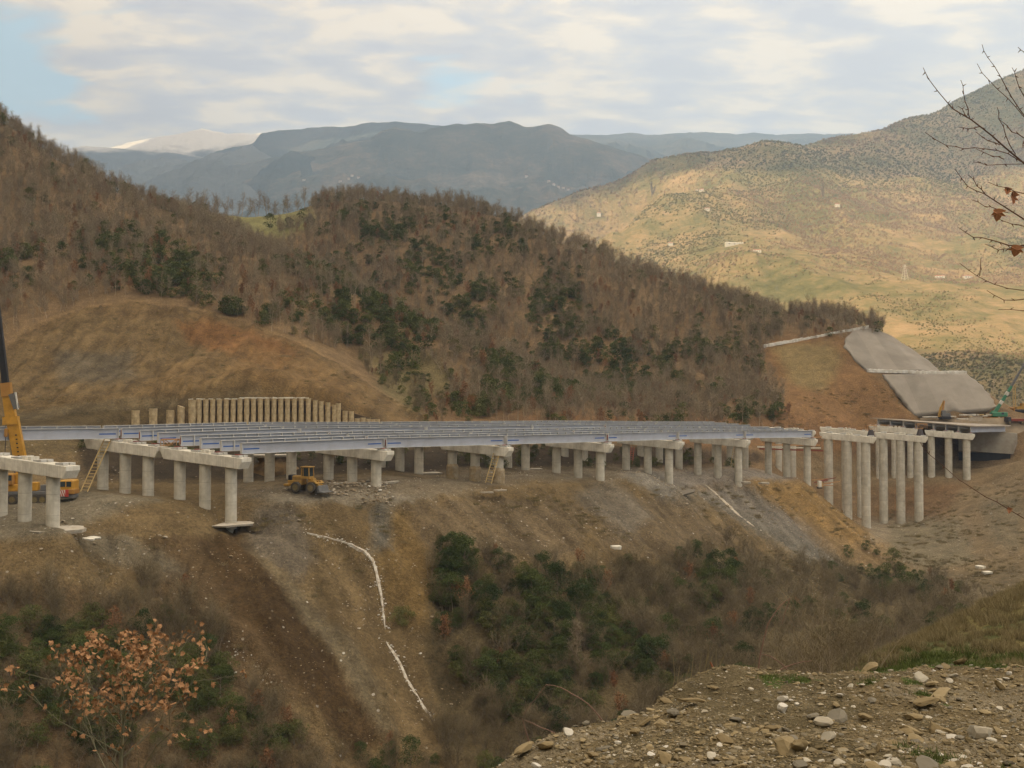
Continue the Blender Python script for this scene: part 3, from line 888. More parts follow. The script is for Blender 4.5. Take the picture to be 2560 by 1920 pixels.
def pier(key, front, idx):
    tipx, inx, bx0, bx1, Y, py = ST[key]
    tip = at(tipx, py, Y)
    w0, w1 = (0.0, on_line(tip, inx)) if front else (on_line(tip, bx0), on_line(tip, bx1))
    L = w1 - w0
    tall = key in 'IJ'
    r = 1.2 if (tall and front) else (1.05 if key == 'K' and front else .9)
    cd = 1.75
    base = tip + CD * w0
    zt = slope_z(tip, w0)
    zb = slope_z(tip, w1)
    row = 'near' if front else 'far'
    lab = {'A': 'left edge', 'K': 'right end'}
    name = 'bridge_pier'
    extra = ''
    if front:
        extra = {'A': 'nearest and leftmost, mobile crane behind its columns', 'B': 'with a broken slab under its right column, left of the loader', 'C': 'just right of the yellow wheel loader, on a cracked slab',
                 'D': 'with soil-caked lower columns and a long ladder leaning on it', 'E': 'with a gravel apron, right of the laddered pier', 'F': 'whose right column foot is cut off by the slope',
                 'G': 'on the gravel bench with a small ladder behind', 'H': 'at the right end of the girders', 'I': 'very tall, left one of the two tall near piers',
                 'J': 'very tall, right one of the two tall near piers', 'K': 'in front of the finished deck, rightmost of all piers'}[key]
        label = 'concrete near-row pier ' + extra
    else:
        extra = {'A': 'far-row pier beyond the crane at the left edge', 'B': 'far-row pier with a long ladder leaning on its left end', 'C': 'far-row pier behind the wheel loader',
                 'D': 'far-row pier just left of the soil-caked pier', 'E': 'far-row pier right of the long near-row ladder', 'F': 'far-row pier in shade with a red-marked rod beside a column',
                 'G': 'far-row pier whose right column stands close behind the cut-off one', 'H': 'far-row pier behind the small ladder pier', 'I': 'far-row pier behind the falsework beams',
                 'J': 'far-row pier hidden behind the left tall near pier', 'K': 'far-row pier behind the right tall near pier'}[key]
        label = 'concrete ' + extra
    root = empty(name, (base.x, base.y, zt), 0, label, 'bridge pier', 'piers of the unfinished viaduct')
    # local frame: x along CD (with cross fall), y along the deck
    ang = math.atan2(CD.y, CD.x)
    root.rotation_euler = (0, 0, ang)
    g = (zb - zt) / L
    def pt(x, y, z):
        return (x, y, z + g * x)
    # cap beam with chamfered, sloping ends
    hw = 1.25
    prof = [(0, 0), (0, -.62), (.62, -cd), (L - .62, -cd), (L, -.62), (L, 0)]
    mb = MB()
    vs_ = []
    bv = .06
    for y, kx, kz in ((-hw, bv, bv), (-hw + bv, 0, 0), (hw - bv, 0, 0), (hw, bv, bv)):
        for (x, z) in prof:
            xx = min(max(x, kx), L - kx)
            zz = z - kz if z == 0 else (z + kz if z == -cd else z)
            vs_.append(pt(xx, y, zz))
    fs = [tuple(range(6))[::-1], tuple(range(18, 24))]
    for k in range(3):
        for i in range(6):
            j = (i + 1) % 6
            fs.append((k * 6 + i, k * 6 + j, k * 6 + 6 + j, k * 6 + 6 + i))
    mb.add(vs_, fs)
    mb.build('cap_beam', M_CAP, root)
    # bearing plinths: pairs under each girder line, plus the square shear blocks
    fr = [.085, .33, .58, .83]
    rr = random.Random(idx * 7 + front)
    for i, f in enumerate(fr):
        x = f * L
        for sy in (-.62, .62):
            MB().box(pt(x, sy, .14), (1.5, .95, .34), bev=.03).build('bearing_plinth', M_PAD, root)
    for f in (.44, .50) if front else (.40, .47):
        MB().box(pt(f * L, 0, .24), (.62, 1.5, .52), bev=.04).build('shear_block', M_CAP, root)
    for i, f in enumerate(fr):
        if key in 'IJ' or (key == 'A' and front):
            break
        b_ = MB()
        for sy in (-.55, .55):
            b_.box(pt(f * L, sy, .39), (.62, .5, .15))
        b_.build('bearing', M_RUST, root)
    # columns
    if front:
        ff = {'A': (5, 65, 135), 'B': (451, 514, 579), 'C': (822, 881, 941), 'D': (1131, 1188, 1247), 'E': (1391, 1445, 1500), 'F': (1565, 1619, 1672), 'G': (1744, 1794, 1845),
              'H': (1920, 1966, 2017), 'I': (2070, 2117, 2163), 'J': (2207, 2250, 2295), 'K': (2327, 2370, 2415)}[key]
        xs_ = [on_line(tip, p) for p in ff]
    else:
        xs_ = [w0 + L * f for f in (.19, .5, .81)]
        if key == 'F':
            xs_ = [on_line(tip, p) for p in (1505, 1460, 1412)]
        if key == 'G':
            xs_ = [on_line(tip, p) for p in (1697, 1648, 1602)]
    for w in xs_:
        x = w - w0
        wp = base + CD * x
        gz = ground_at(wp.x, wp.y)
        top = zt + g * x - cd
        h = top - (gz - 2.5)
        mb = MB()
        n = 28
        segs = max(1, int(round(h / 3.2)))
        prev = -cd
        rings = []
        zz = 0
        loc = (x, 0, g * x - cd + .04)
        for s_ in range(segs + 1):
            z = -h * s_ / segs
            rings.append((z, r))
        vs_, fs = [], []
        for z, q in rings:
            for i in range(n):
                a = 2 * math.pi * i / n
                vs_.append((loc[0] + q * math.cos(a), q * math.sin(a), loc[2] + z))
        for k in range(len(rings) - 1):
            for i in range(n):
                j = (i + 1) % n
                fs.append((k * n + i, k * n + n + i, k * n + n + j, k * n + j))
        mb.add(vs_, fs)
        cobj = mb.build('column', M_CON, root, sm=True)
        COLZ[(key, front, round(w, 2))] = (wp.x, wp.y, gz)
        if key == 'D' and front:
            # soil still clings to the uncovered lower third
            zz = gz - top
            vs_, fs = [], []
            for k in range(7):
                for i in range(n):
                    a = 2 * math.pi * i / n
                    q = r + .10 + .12 * (k < 6) + .09 * rr.random()
                    if k == 6: q = r + .01
                    vs_.append((loc[0] + q * math.cos(a), q * math.sin(a), loc[2] + zz - .3 + k * .5 + .15 * rr.random()))
            for k in range(6):
                for i in range(n):
                    j = (i + 1) % n
                    fs.append((k * n + i, k * n + j, k * n + n + j, k * n + n + i))
            MB().add(vs_, fs).build('soil_collar', M_MUD, root)
    CAPD[(key, front)] = (base.copy(), w0, L, zt, g, tip)
    return root, xs_, base, w0, g, zt
keys = 'ABCDEFGHIJK'
PIER = {}
for i, k in enumerate(keys):
    PIER[(k, 1)] = pier(k, 1, i)
    PIER[(k, 0)] = pier(k, 0, i)
def bearing(key, front, i):
    """where girder i (0 = nearest the carriageway's near edge) rests on a cap"""
    base, w0, L, zt, g, tip = CAPD[(key, front)]
    x = (.085, .33, .58, .83)[i] * L
    p = base + CD * x
    return Vector((p.x, p.y, zt + g * x + .46))
# ------------------------------------------------------------------ girders
def girder(a, b, label, stiff, blue=(1, 1), depth=1.72):
    ga, gb = Vector(a), Vector(b)
    d = gb - ga
    L = d.length - .5
    u = d.normalized()
    o = ga + u * .25
    root = empty('steel_girder', o, 0, label, 'steel girder', 'steel girders of the viaduct deck')
    root.rotation_euler = u.to_track_quat('X', 'Z').to_euler()
    # local: x along the span, y across (negative y faces the near side), z up
    w = .62
    MB().box((L / 2, 0, .02), (L, w + .08, .05)).build('bottom_flange', M_FLANGE, root)
    m = MB()
    m.box((L / 2, 0, .045 + (depth - .09) / 2), (L, .03, depth - .09))
    m.build('web', M_STEEL, root)
    MB().box((L / 2, 0, depth - .03), (L, w, .07)).build('top_flange', M_FLANGE, root)
    n = 12
    for i in range(1, n):
        x = L * i / n
        for sy in ((-1, 1) if stiff else (1,)):
            st_ = MB().box((x, sy * (.015 + w * .23), depth / 2), (.14, w * .45, depth - .12)).build('stiffener', M_FLANGE, root) if (sy < 0) else None
    for x in (.02, L - .02):
        e = MB()
        e.box((x, 0, depth / 2 - .01), (.05, w + .02, depth - .1))
        e.build('end_plate', M_FLANGE, root)
        e = MB()
        s_ = -1 if x < 1 else 1
        e.box((x + s_ * .04, 0, depth / 2 - .02), (.04, .28, depth - .6))
        e.build('end_recess', M_RUST if random.random() < .3 else M_FLANGE, root)
    for k, x in ((0, 1.75), (1, L - 1.75)):
        if blue[k]:
            MB().box((x, -.021, depth * .44), (2.7, .012, .2)).build('blue_stripe', M_BLUE, root)
    # web splice or bracing at the ends towards the neighbouring girder
    return root
spansF = ['BC', 'CD', 'DE', 'EF', 'FG', 'GH']
spansB = ['AB', 'BC', 'CD', 'DE', 'EF', 'FG', 'GH']
rown = ['nearest row', 'second row from the front', 'third row from the front', 'fourth row from the front', 'fifth row from the front', 'sixth row from the front', 'seventh row from the front', 'farthest row']
def where(s_):
    return {'AB': 'ending left of the first ladder', 'BC': 'above the wheel loader', 'CD': 'left of the soil-caked pier', 'DE': 'right of the soil-caked pier', 'EF': 'fifth span from the left',
            'FG': 'next to last span on the right', 'GH': 'last span at the right end'}[s_]
for s_ in spansF:
    for i in range(4):
        girder(bearing(s_[0], 1, i), bearing(s_[1], 1, i), 'grey-blue girder of the %s, %s' % (rown[i], where(s_)), i % 2 == 1)
for s_ in spansB:
    for i in range(4):
        if s_ == 'AB' and i < 2:
            continue
        girder(bearing(s_[0], 0, i), bearing(s_[1], 0, i), 'grey-blue girder of the %s, %s' % (rown[4 + i], where(s_)), i % 2 == 1 if s_ != 'AB' else i % 2 == 1)
# ------------------------------------------------------------------ finished deck between the last piers and the abutment
LT = at(2542, 1083, 325)
M_DECK = mat('raw deck concrete', (.36, .32, .27), .9, .15, .8, bump=.3, bscale=3, dirt=(.22, .16, .11), dscale=.3, damt=.6)
def abut_pt(px):
    w = on_line(LT, px)
    return LT + CD * w, w
ab_root = empty('bridge_abutment', LT, math.atan2(CD.y, CD.x), 'massive concrete abutment beam with sloping end under the finished deck', 'bridge abutment')
LA = abut_pt(2395)[1]
gA = .055
prof = [(0, 0), (0, -3.2), (1.2, -6.6), (LA, -6.6), (LA, 0)]
vs_ = []
for y in (-2.0, 2.6):
    for x, z in prof:
        vs_.append((x, y, z + gA * x))
fs = [tuple(range(5))[::-1], tuple(range(5, 10))] + [(i, (i + 1) % 5, 5 + (i + 1) % 5, 5 + i) for i in range(5)]
MB().add(vs_, fs).build('beam', mat('abutment concrete', (.40, .37, .31), .85, .12, .5, bump=.2, bscale=4, dirt=(.22, .18, .13), dscale=.25, damt=.7), ab_root)
MB().box((LA / 2 + 1.0, .3, -7.6), (LA - 2, 3.4, 2.6)).build('footing', mat('black bitumen coated concrete', (.028, .026, .028), .8, .2, 1), ab_root)
dk = empty('bridge_deck', bearing('K', 1, 0), 0, 'finished concrete deck on eight girders reaching the abutment at the right', 'bridge deck')
o0 = dk.location.copy()
KL = []
pxA = [2512, 2482, 2452, 2422, 2392, 2362, 2332, 2302]
for i in range(8):
    a = bearing('K', 1, i) if i < 4 else bearing('K', 0, i - 4)
    p, w = abut_pt(pxA[i])
    b = Vector((p.x, p.y, LT.z + gA * w + .3))
    KL.append((a - o0, b - o0))
for i, (a, b) in enumerate(KL):
    m = MB()
    up = Vector((0, 0, 1))
    for (w_, h_, dz) in ((.66, .06, .03), (.03, 1.55, .82), (.6, .07, 1.63)):
        m.bar(a + up * dz, b + up * dz, w_, h_)
    m.build('girder', M_STEEL if i % 2 == 0 else M_FLANGE, dk)
    m = MB()
    u = (b - a).normalized()
    m.bar(a - u * .03 + up * .05, a - u * .03 + up * 1.6, .62, .05, up=(1, 0, 0))
    m.build('end_plate', M_FLANGE, dk)
    if i < 7:
        a2 = KL[i + 1][0]
        u2 = (KL[i + 1][1] - a2).normalized()
        m = MB()
        for t_ in (1.6, 9, 17):
            m.bar(a + u * t_ + up * 1.05, a2 + u2 * t_ + up * 1.05, .12, .5)
        m.build('cross_beam', M_STEEL, dk)
a0, b0 = KL[0]
a7, b7 = KL[7]
ov = -CD * 1.1
u = (b0 - a0).normalized()
up = Vector((0, 0, 1))
m = MB()
q = [a0 + ov - u * .5, b0 + ov + u * 2, b7 - ov + u * 2, a7 - ov * 1.8 - u * .5]
m.add([v + up * 1.69 for v in q] + [v + up * 2.0 for v in q], [(3, 2, 1, 0), (4, 5, 6, 7), (0, 1, 5, 4), (1, 2, 6, 5), (2, 3, 7, 6), (3, 0, 4, 7)])
m.build('deck_slab', M_DECK, dk)
# working platform of compacted fill behind the abutment
PLT = [at(2240, 1046, 331), at(2300, 1040, 338), at(2560, 1036, 345), at(2800, 1040, 345), at(2800, 1052, 330), at(2545, 1052, 327)]
# ------------------------------------------------------------------ footing slabs and collars
def slab(px, py, Y, rad, th, label, seed, sx=1.0, rz=0.0, name='concrete_slab', mt=None, cat='concrete slab', group=None, tilt=(0, 0), lift=0.05):
    p = at(px, py, Y)
    rr = random.Random(seed)
    n = 15
    m = MB()
    ou = []
    for i in range(n):
        a = 2 * math.pi * i / n
        # squarish outline with a broken edge
        c_, s_ = math.cos(a), math.sin(a)
        k = 1 / max(abs(c_), abs(s_)) ** .75
        q = rad * k * rr.uniform(.84, 1.07)
        ou.append((q * c_ * sx, q * s_))
    vs_ = [(x, y, 0) for x, y in ou] + [(x * rr.uniform(.93, .99), y * rr.uniform(.93, .99), -th * rr.uniform(.7, 1.2)) for x, y in ou] + [(0, 0, .04)]
    fs = [(i, (i + 1) % n, 2 * n) for i in range(n)] + [(n + i, n + (i + 1) % n, (i + 1) % n, i) for i in range(n)] + [tuple(range(2 * n - 1, n - 1, -1))]
    m.add(vs_, fs)
    o = m.build(name, mt or M_SLAB)
    o.location = (p.x, p.y, p.z + lift)
    o.rotation_euler = (tilt[0], tilt[1], rz)
    return tag(o, label, cat, group)
slab(140, 1322, 140.6, 3.1, .45, 'broad broken footing slab under the right column of the leftmost pier', 3, 1.25, .5)
slab(576, 1309, 159.6, 2.9, .30, 'cracked overhanging slab around the column above the washed-out slope', 5, 1.25, .7)
slab(905, 1204, 181.5, 3.3, .5, 'long cracked slab under the pier right of the loader', 9, 2.0, .35)
slab(560 + 125, 1137, 197, 3.0, .4, 'slab left standing high on an earth stump behind the loader', 12, 1.5, .2)
slab(1330, 1172, 221, 1.9, .35, 'small slab around a far-row column right of the long ladder', 13, 1.2, .1)
slab(1070, 1182, 203, 2.2, .35, 'small slab around a far-row column left of the soil-caked pier', 14, 1.2, .3)
slab(1080, 1246, 180, .95, .55, 'white angular block on the edge of the haul road', 21, 1.4, .2, name='concrete_block', mt=M_CAP, cat='concrete block', lift=.35)
slab(1250, 1226, 186, .65, .2, 'pale plank-like slab on the bench edge below the laddered pier', 22, 1.9, .4, lift=.12)
slab(1216, 1231, 185, .5, .2, 'row of white rubble pieces at the bench edge below the ladder', 23, 2.6, .2, lift=.1)
slab(1715, 1234, 222, 1.0, .3, 'dark flat slab lying on the slope below the cut-off columns', 24, 1.9, .35, tilt=(.25, -.2), mt=mat('dark weathered slab', (.16, .14, .11), .9, .2, 2), lift=.4)
slab(1865, 1207, 243, .9, .4, 'grey rounded lump on the gravel below the small ladder', 25, 1.2, .1, name='concrete_block', mt=M_SLAB, cat='concrete block', lift=.25)
slab(1910, 1209, 247, .9, .4, 'light broken slab on the slope edge left of the last girder pier', 26, 1.5, .6, lift=.3)
slab(2450, 1418, 232, .9, .5, 'pale boulder-like block high on the right slope', 27, 1.0, .6, name='concrete_block', cat='concrete block', mt=M_CAP, lift=.3)
slab(2468, 1432, 231, .9, .5, 'pale block just below another on the right slope', 28, 1.3, .2, name='concrete_block', cat='concrete block', mt=M_CAP, lift=.3)
slab(1540, 1369, 180, .8, .5, 'lone white block in the middle of the fill slope', 29, 1.2, .2, name='concrete_block', cat='concrete block', mt=M_CAP, lift=.3)
slab(222, 1349, 140, .55, .2, 'left one of two white planks of snow-like concrete on the slope', 30, 2.2, -.7, mt=M_CAP, lift=.2)
slab(236, 1346, 141, .55, .2, 'right one of two white planks of concrete on the slope', 31, 2.2, -.7, mt=M_CAP, lift=.2)
# earth stump that carries the high slab
st = at(690, 1165, 197)
m = MB()
rr = random.Random(4)
vs_, fs = [], []
n, kk = 18, 7
for k in range(kk):
    for i in range(n):
        a = 2 * math.pi * i / n
        q = (4.3 - 1.9 * (k / (kk - 1)) ** 1.2) * rr.uniform(.86, 1.1)
        vs_.append((q * math.cos(a) * 1.3, q * math.sin(a), -3.5 + k * 5.2 / (kk - 1)))
for k in range(kk - 1):
    for i in range(n):
        j = (i + 1) % n
        fs.append((k * n + i, k * n + j, k * n + n + j, k * n + n + i))
fs.append(tuple(range((kk - 1) * n, kk * n)))
m.add(vs_, fs)
M_CLAY = mat('clay soil', (.22, .145, .07), .95, .25, 1.2, bump=.8, bscale=2, dirt=(.11, .085, .055), dscale=.6, damt=.8)
o = m.build('earth_stump', M_CLAY)
o.location = st
tag(o, 'stump of brown clay left standing under a high slab behind the loader', 'earth stump')
# ------------------------------------------------------------------ pile wall in the cut
M_PILE = mat('clay stained bored pile', (.52, .41, .245), .95, .2, 1.2, bump=.9, bscale=3, dirt=(.20, .145, .075), dscale=.9, damt=.7)
PL = [(339,1026,'f'),(383,1021,'f'),(426,1025,'f'),(453,1013,'s'),(481,1000,'t')] + [(481 + 17.0 * k, 1000 - (4 if k > 6 else 2), 'r') for k in range(1, 17)]
PL += [(771,996,'r'),(788,1001,'f'),(803,1003,'f'),(820,1006,'f'),(836,1012,'f'),(846,1008,'f'),(863,1027,'f'),(878,1028,'f'),(893,1046,'f'),(907,1044,'f'),(920,1047,'f'),(932,1048,'f'),(944,1048,'f')]
plab = {0: 'leftmost short clay-stained pile, standing apart', 1: 'second short pile from the left, slightly taller', 2: 'third short pile from the left, with a pale lipped top', 3: 'pile with a slanting broken top left of the pile wall',
        4: 'wide-topped tapering pile at the left end of the wall'}
for i, (px, py, k) in enumerate(PL):
    Y = 226 - .010 * (px - 480) if px < 480 else 226.5 + .012 * (px - 480)
    top = at(px, py, Y)
    rr = random.Random(i + 50)
    rad = .56 if k in 'fr' else (.78 if k == 's' else .85)
    if px < 440: rad = .88
    if px > 850: rad = .6
    n, rows = 14, 9
    Ht = 9.0 if px > 445 else 7.5
    vs_, fs = [], []
    for r_ in range(rows):
        f = r_ / (rows - 1)
        for a_ in range(n):
            a = 2 * math.pi * a_ / n
            q = rad * (1 + (.28 * (f - .75) if k == 't' and f > .2 else 0)) * rr.uniform(.9, 1.08)
            z = -Ht + Ht * f
            if r_ == rows - 1 and k == 's':
                z -= .45 * (math.cos(a) + 1) * .6
            vs_.append((q * math.cos(a), q * math.sin(a), z))
    for r_ in range(rows - 1):
        for a_ in range(n):
            b_ = (a_ + 1) % n
            fs.append((r_ * n + a_, r_ * n + b_, r_ * n + n + b_, r_ * n + n + a_))
    fs.append(tuple(range((rows - 1) * n, rows * n)))
    if i in plab: lb = plab[i]
    elif k == 'r': lb = 'rough clay-stained bored pile standing in the tall unbroken row behind the girders'
    elif px < 850: lb = 'stepped-down pile at the right of the tall row'
    else: lb = 'low stub of a pile at the far right end of the row'
    o = MB().add(vs_, fs).build('bored_pile', M_PILE)
    o.location = top
    tag(o, lb, 'bored pile', 'bored piles of the wall in the cut')
# crumbling cap strip along the tall row
m = MB()
rr = random.Random(91)
p_prev = None
for k in range(31):
    px = 472 + k * 10.0
    p = at(px, 998 - (3 if px > 600 else 0), 226.8 + .012 * (px - 480))
    if p_prev is not None and rr.random() < .93:
        m.bar(p_prev + Vector((0, 0, rr.uniform(-.05, .1))), p + Vector((0, 0, rr.uniform(-.05, .1))), 1.2, rr.uniform(.12, .34))
    p_prev = p
o = m.build('mortar_crust', M_CAP)
tag(o, 'broken white mortar crust along the tops of the tall pile row', 'mortar crust')
# earth face behind the piles
m = MB()
EF_ = []
for k in range(34):
    px = 474 + k * 15
    Y = 227.6 + .012 * (px - 480)
    tp = 1002 if px < 780 else 1002 + (px - 780) * .3
    a = at(px, tp, Y + .4)
    b_ = at(px, 1150, Y - .2)
    EF_.append((a + Vector((0, rr.uniform(-.2, .2), 0)), b_))
m = MB()
vs_ = [p for ab in EF_ for p in ab]
vs2 = [p + Vector((0, 1.5, 0)) for p in vs_]
nv = len(vs_)
fs = []
for k in range(33):
    fs.append((2 * k, 2 * k + 1, 2 * k + 3, 2 * k + 2))
    fs.append((nv + 2 * k, nv + 2 * k + 2, nv + 2 * k + 3, nv + 2 * k + 1))
    fs.append((2 * k, 2 * k + 2, nv + 2 * k + 2, nv + 2 * k))
m.add(vs_ + vs2, fs)
o = m.build('earth_bank', mat('dark earth', (.075, .052, .03), .95, .3, 1.0))
o['kind'] = 'structure'
# ------------------------------------------------------------------ ladders
def ladder(p0, p1, w, n, label, mt=M_WOOD, side=None, th=.11):
    p0, p1 = Vector(p0), Vector(p1)
    d = p1 - p0
    L = d.length
    u = d.normalized()
    s_ = (side or Vector((1, 0, 0)))
    s_ = (s_ - u * s_.dot(u)).normalized()
    root = empty('ladder', p0, 0, label, 'ladder', 'ladders leaning on the piers')
    for k in (-1, 1):
        MB().bar(s_ * k * w / 2, d + s_ * k * w / 2, th, th * 1.3).build('rail', mt, root)
    for i in range(n):
        c = u * (L * (i + .5) / n)
        MB().bar(c - s_ * (w / 2 + .1), c + s_ * (w / 2 + .1), th * .9, th * .9).build('rung', mt, root)
    return root
ladder(at(210, 1229, 162), at(271, 1094, 168.5), 1.15, 17, 'long timber ladder leaning on the left end of a cap beam', side=Vector((1, -.1, 0)))
ladder(at(1221, 1208, 189), at(1247, 1112, 194.2), 1.1, 14, 'long timber ladder against the pier with soil-caked columns', side=Vector((1, -.1, 0)))
ladder(at(1829, 1175, 262), at(1836, 1122, 262.5), .7, 9, 'small yellow ladder seen behind the gravel-bench pier', side=Vector((1, 0, 0)))
ladder(at(1577, 1160, 240), at(1582, 1118, 241), .7, 9, 'small red and white striped ladder in the shade under the deck', mt=mat('red painted ladder', (.38, .12, .08), .7, .3, 12), side=Vector((1, 0, 0)))
# timber guard cradle between the two caps of the second station
def cradle(px0, px1, py0, py1, Y, label, mt=M_WOODR):
    a, b = at(px0, py0, Y), at(px1, py1, Y)
    root = empty('timber_platform', a, 0, label, 'timber platform', 'timber platforms on the cap beams')
    w, h = (b - a).x, (a - b).z
    for y in (0, 1.4):
        m = MB()
        m.bar((0, y, 0), (w, y, 0), .12, .14)
        m.bar((0, y, -h), (w * .55, y, -h), .12, .14)
        m.bar((0, y, 0), (w * .6, y, -h), .1, .12)
        m.bar((w, y, 0), (w * .5, y, -h), .1, .12)
        m.bar((0, y, -h * 1.2), (0, y, .1), .1, .1)
        m.bar((w, y, -h), (w, y, .1), .1, .1)
        m.build('side_frame', mt, root)
    m = MB()
    for k in range(4):
        m.bar((0, .2 + k * .33, .1), (w, .2 + k * .33, .1), .28, .05)
    m.build('floor_boards', mt, root)
    return root
cradle(402, 441, 1099, 1113, 164, 'orange timber access platform wedged between the caps at the left')
cradle(2168, 2192, 1064, 1076, 284, 'timber platform on the cap left of the right tall pier')
cradle(2294, 2318, 1060, 1072, 298, 'timber platform in the gap beside the rightmost pier cap')
def shroud(px, py, Y, label):
    p = at(px, py, Y)
    m = MB()
    n = 8
    vs_, fs = [], []
    for z, q in ((-2.4, 1.35), (-1.2, .95), (0, .62)):
        for i in range(n):
            a = 2 * math.pi * i / n
            vs_.append((q * math.cos(a), q * .8 * math.sin(a), z))
    for k in range(2):
        for i in range(n):
            j = (i + 1) % n
            fs.append((k * n + i, k * n + j, k * n + n + j, k * n + n + i))
    fs.append(tuple(range(2 * n, 3 * n)))
    o = m.add(vs_, fs).build('drain_funnel', mat('dark sheet steel', (.07, .06, .06), .6, .2, 3))
    o.location = p
    return tag(o, label, 'drain funnel')
shroud(2177, 1075, 284, 'dark tapered steel box between the caps of the two tall piers')
shroud(2300, 1073, 298, 'dark tapered steel box left of the rightmost near cap')
# ------------------------------------------------------------------ falsework beams left under the deck
def beam(p0, p1, w, h, mt, name, label, cat, group):
    p0, p1 = Vector(p0), Vector(p1)
    o = MB().bar((0, 0, 0), p1 - p0, w, h).build(name, mt)
    o.location = p0
    return tag(o, label, cat, group)
for k, (x0, y0, x1, y1) in enumerate([(1893, 1112, 2050, 1113), (1893, 1117, 2052, 1120), (1898, 1122, 2058, 1127), (1960, 1104, 2055, 1092)]):
    beam(at(x0, y0, 276), at(x1, y1, 272), .35, .35, [M_WOODR, M_CAP, M_RUST, M_WOODR][k], 'falsework_beam',
         ['uppermost orange falsework beam behind the last girder pier', 'whitish falsework beam between two others behind the last girder pier', 'dark red lowest falsework beam behind the last girder pier', 'timber beam slanting up towards the left tall pier'][k], 'falsework beam', 'falsework beams at the right end of the girders')
for k in range(7):
    rr = random.Random(k)
    a = at(2030 + k * 5, 1200 + (k * 7) % 17, 280 - k)
    beam(a, a + Vector((rr.uniform(2, 5), rr.uniform(-1, 1), rr.uniform(-.1, .9))), .2, .2, M_RUST if k % 2 else M_WOODR, 'scrap_beam', 'scrap timber and red steel beam heaped left of the tall piers', 'scrap beam', 'scrap heap beside the tall piers')
root = empty('site_cabinet', at(2049, 1214, 274), .3, 'small white and yellow cabinet left of the tall piers', 'cabinet')
MB().box((0, 0, .4), (.9, .8, 1.7), bev=.05).build('housing', M_CAP, root)
MB().box((.55, 0, .3), (.16, .7, 1.4)).build('door', mat('yellow enamel', (.50, .30, .05), .5, .1, 3), root)
MB().box((0, 0, -.6), (1.1, 1.0, .35)).build('base_frame', M_DARK, root)
# ------------------------------------------------------------------ vegetation prototypes
def unit(n, g):
    v = g.normal(size=(n, 3))
    return v / np.linalg.norm(v, axis=1)[:, None]
def blades(P, D, Ln, Wd, g):
    """thin tapering twigs as slim three-cornered slivers"""
    s = np.cross(D, unit(len(P), g))
    s /= np.maximum(np.linalg.norm(s, axis=1), 1e-6)[:, None]
    w = Wd[:, None] / 2
    V = np.stack([P - s * w, P + s * w, P + D * Ln[:, None]], 1).reshape(-1, 3)
    return V, np.arange(len(V)).reshape(-1, 3)
def leaves(P, sz, g, flat=.0):
    n = len(P)
    u = unit(n, g)
    v = np.cross(u, unit(n, g))
    v /= np.maximum(np.linalg.norm(v, axis=1), 1e-6)[:, None]
    k = sz[:, None] / 2
    V = np.stack([P - u * k, P - v * k * .62, P + u * k, P + v * k * .62], 1).reshape(-1, 3)
    return V, np.arange(len(V)).reshape(-1, 4)
def skeleton(g, h, limbs, lean=.08, spread=.35, first=.28, rad=.11):
    """trunk and limbs as polylines with radii"""
    out = []
    d = np.array([g.normal() * lean, g.normal() * lean, 1.0])
    p = np.zeros(3)
    P = [p.copy() + (0, 0, -.6)]
    for k in range(7):
        d = d + np.array([g.normal() * .07, g.normal() * .07, 0])
        p = p + d / np.linalg.norm(d) * h / 7
        P.append(p.copy())
    P = np.array(P)
    Rr = rad * np.linspace(1, .12, len(P))
    out.append((P, Rr))
    for i in range(limbs):
        f = first + (1 - first) * (i + .3) / limbs * .93
        k = f * 7
        j = int(k)
        b = P[j] + (P[min(j + 1, 7)] - P[j]) * (k - j)
        a = i * 2.4 + g.normal() * .4
        el = g.uniform(.45, 1.0)
        dd = np.array([math.cos(a) * spread * 2.2 * (1 - .4 * f), math.sin(a) * spread * 2.2 * (1 - .4 * f), el])
        dd /= np.linalg.norm(dd)
        L = h * g.uniform(.26, .42) * (1.15 - .55 * f)
        Q = [b]
        for s_ in range(4):
            dd = dd + np.array([g.normal() * .14, g.normal() * .14, .13])
            dd /= np.linalg.norm(dd)
            Q.append(Q[-1] + dd * L / 4)
        out.append((np.array(Q), rad * .42 * (1 - f * .5) * np.linspace(1, .2, 5)))
    return out
def skin(sk, n=5):
    m = MB()
    for P, Rr in sk:
        m.tube([tuple(p) for p in P], [float(r) for r in Rr], n)
    return m
def twigs(sk, g, n, l0, l1, w, up=.5, second=True):
    P, D = [], []
    wts = np.array([np.linalg.norm(np.diff(q, axis=0), axis=1).sum() for q, _ in sk])
    wts[0] *= .6
    wts /= wts.sum()
    pick = g.choice(len(sk), n, p=wts)
    for k in pick:
        Q = sk[k][0]
        f = g.uniform(.35 if k == 0 else .12, 1.0) * (len(Q) - 1)
        j = min(int(f), len(Q) - 2)
        P.append(Q[j] + (Q[j + 1] - Q[j]) * (f - j))
        ax = Q[j + 1] - Q[j]
        ax = ax / (np.linalg.norm(ax) + 1e-6)
        v = g.normal(size=3)
        v = v / np.linalg.norm(v) * .8 + ax * .5 + np.array([0, 0, up])
        D.append(v / np.linalg.norm(v))
    P, D = np.array(P), np.array(D)
    Ln = g.uniform(l0, l1, n)
    if second:
        f = g.uniform(.2, .85, n)
        P2 = P + D * (Ln * f)[:, None]
        D2 = D + unit(n, g) * .75
        D2 /= np.linalg.norm(D2, axis=1)[:, None]
        P3 = P + D * (Ln * g.uniform(.3, .95, n))[:, None]
        D3 = D + unit(n, g) * .75
        D3 /= np.linalg.norm(D3, axis=1)[:, None]
        P, D, Ln = np.concatenate([P, P2, P3]), np.concatenate([D, D2, D3]), np.concatenate([Ln, Ln * .55, Ln * .5])
    return blades(P, D, Ln, np.full(len(P), w), g)
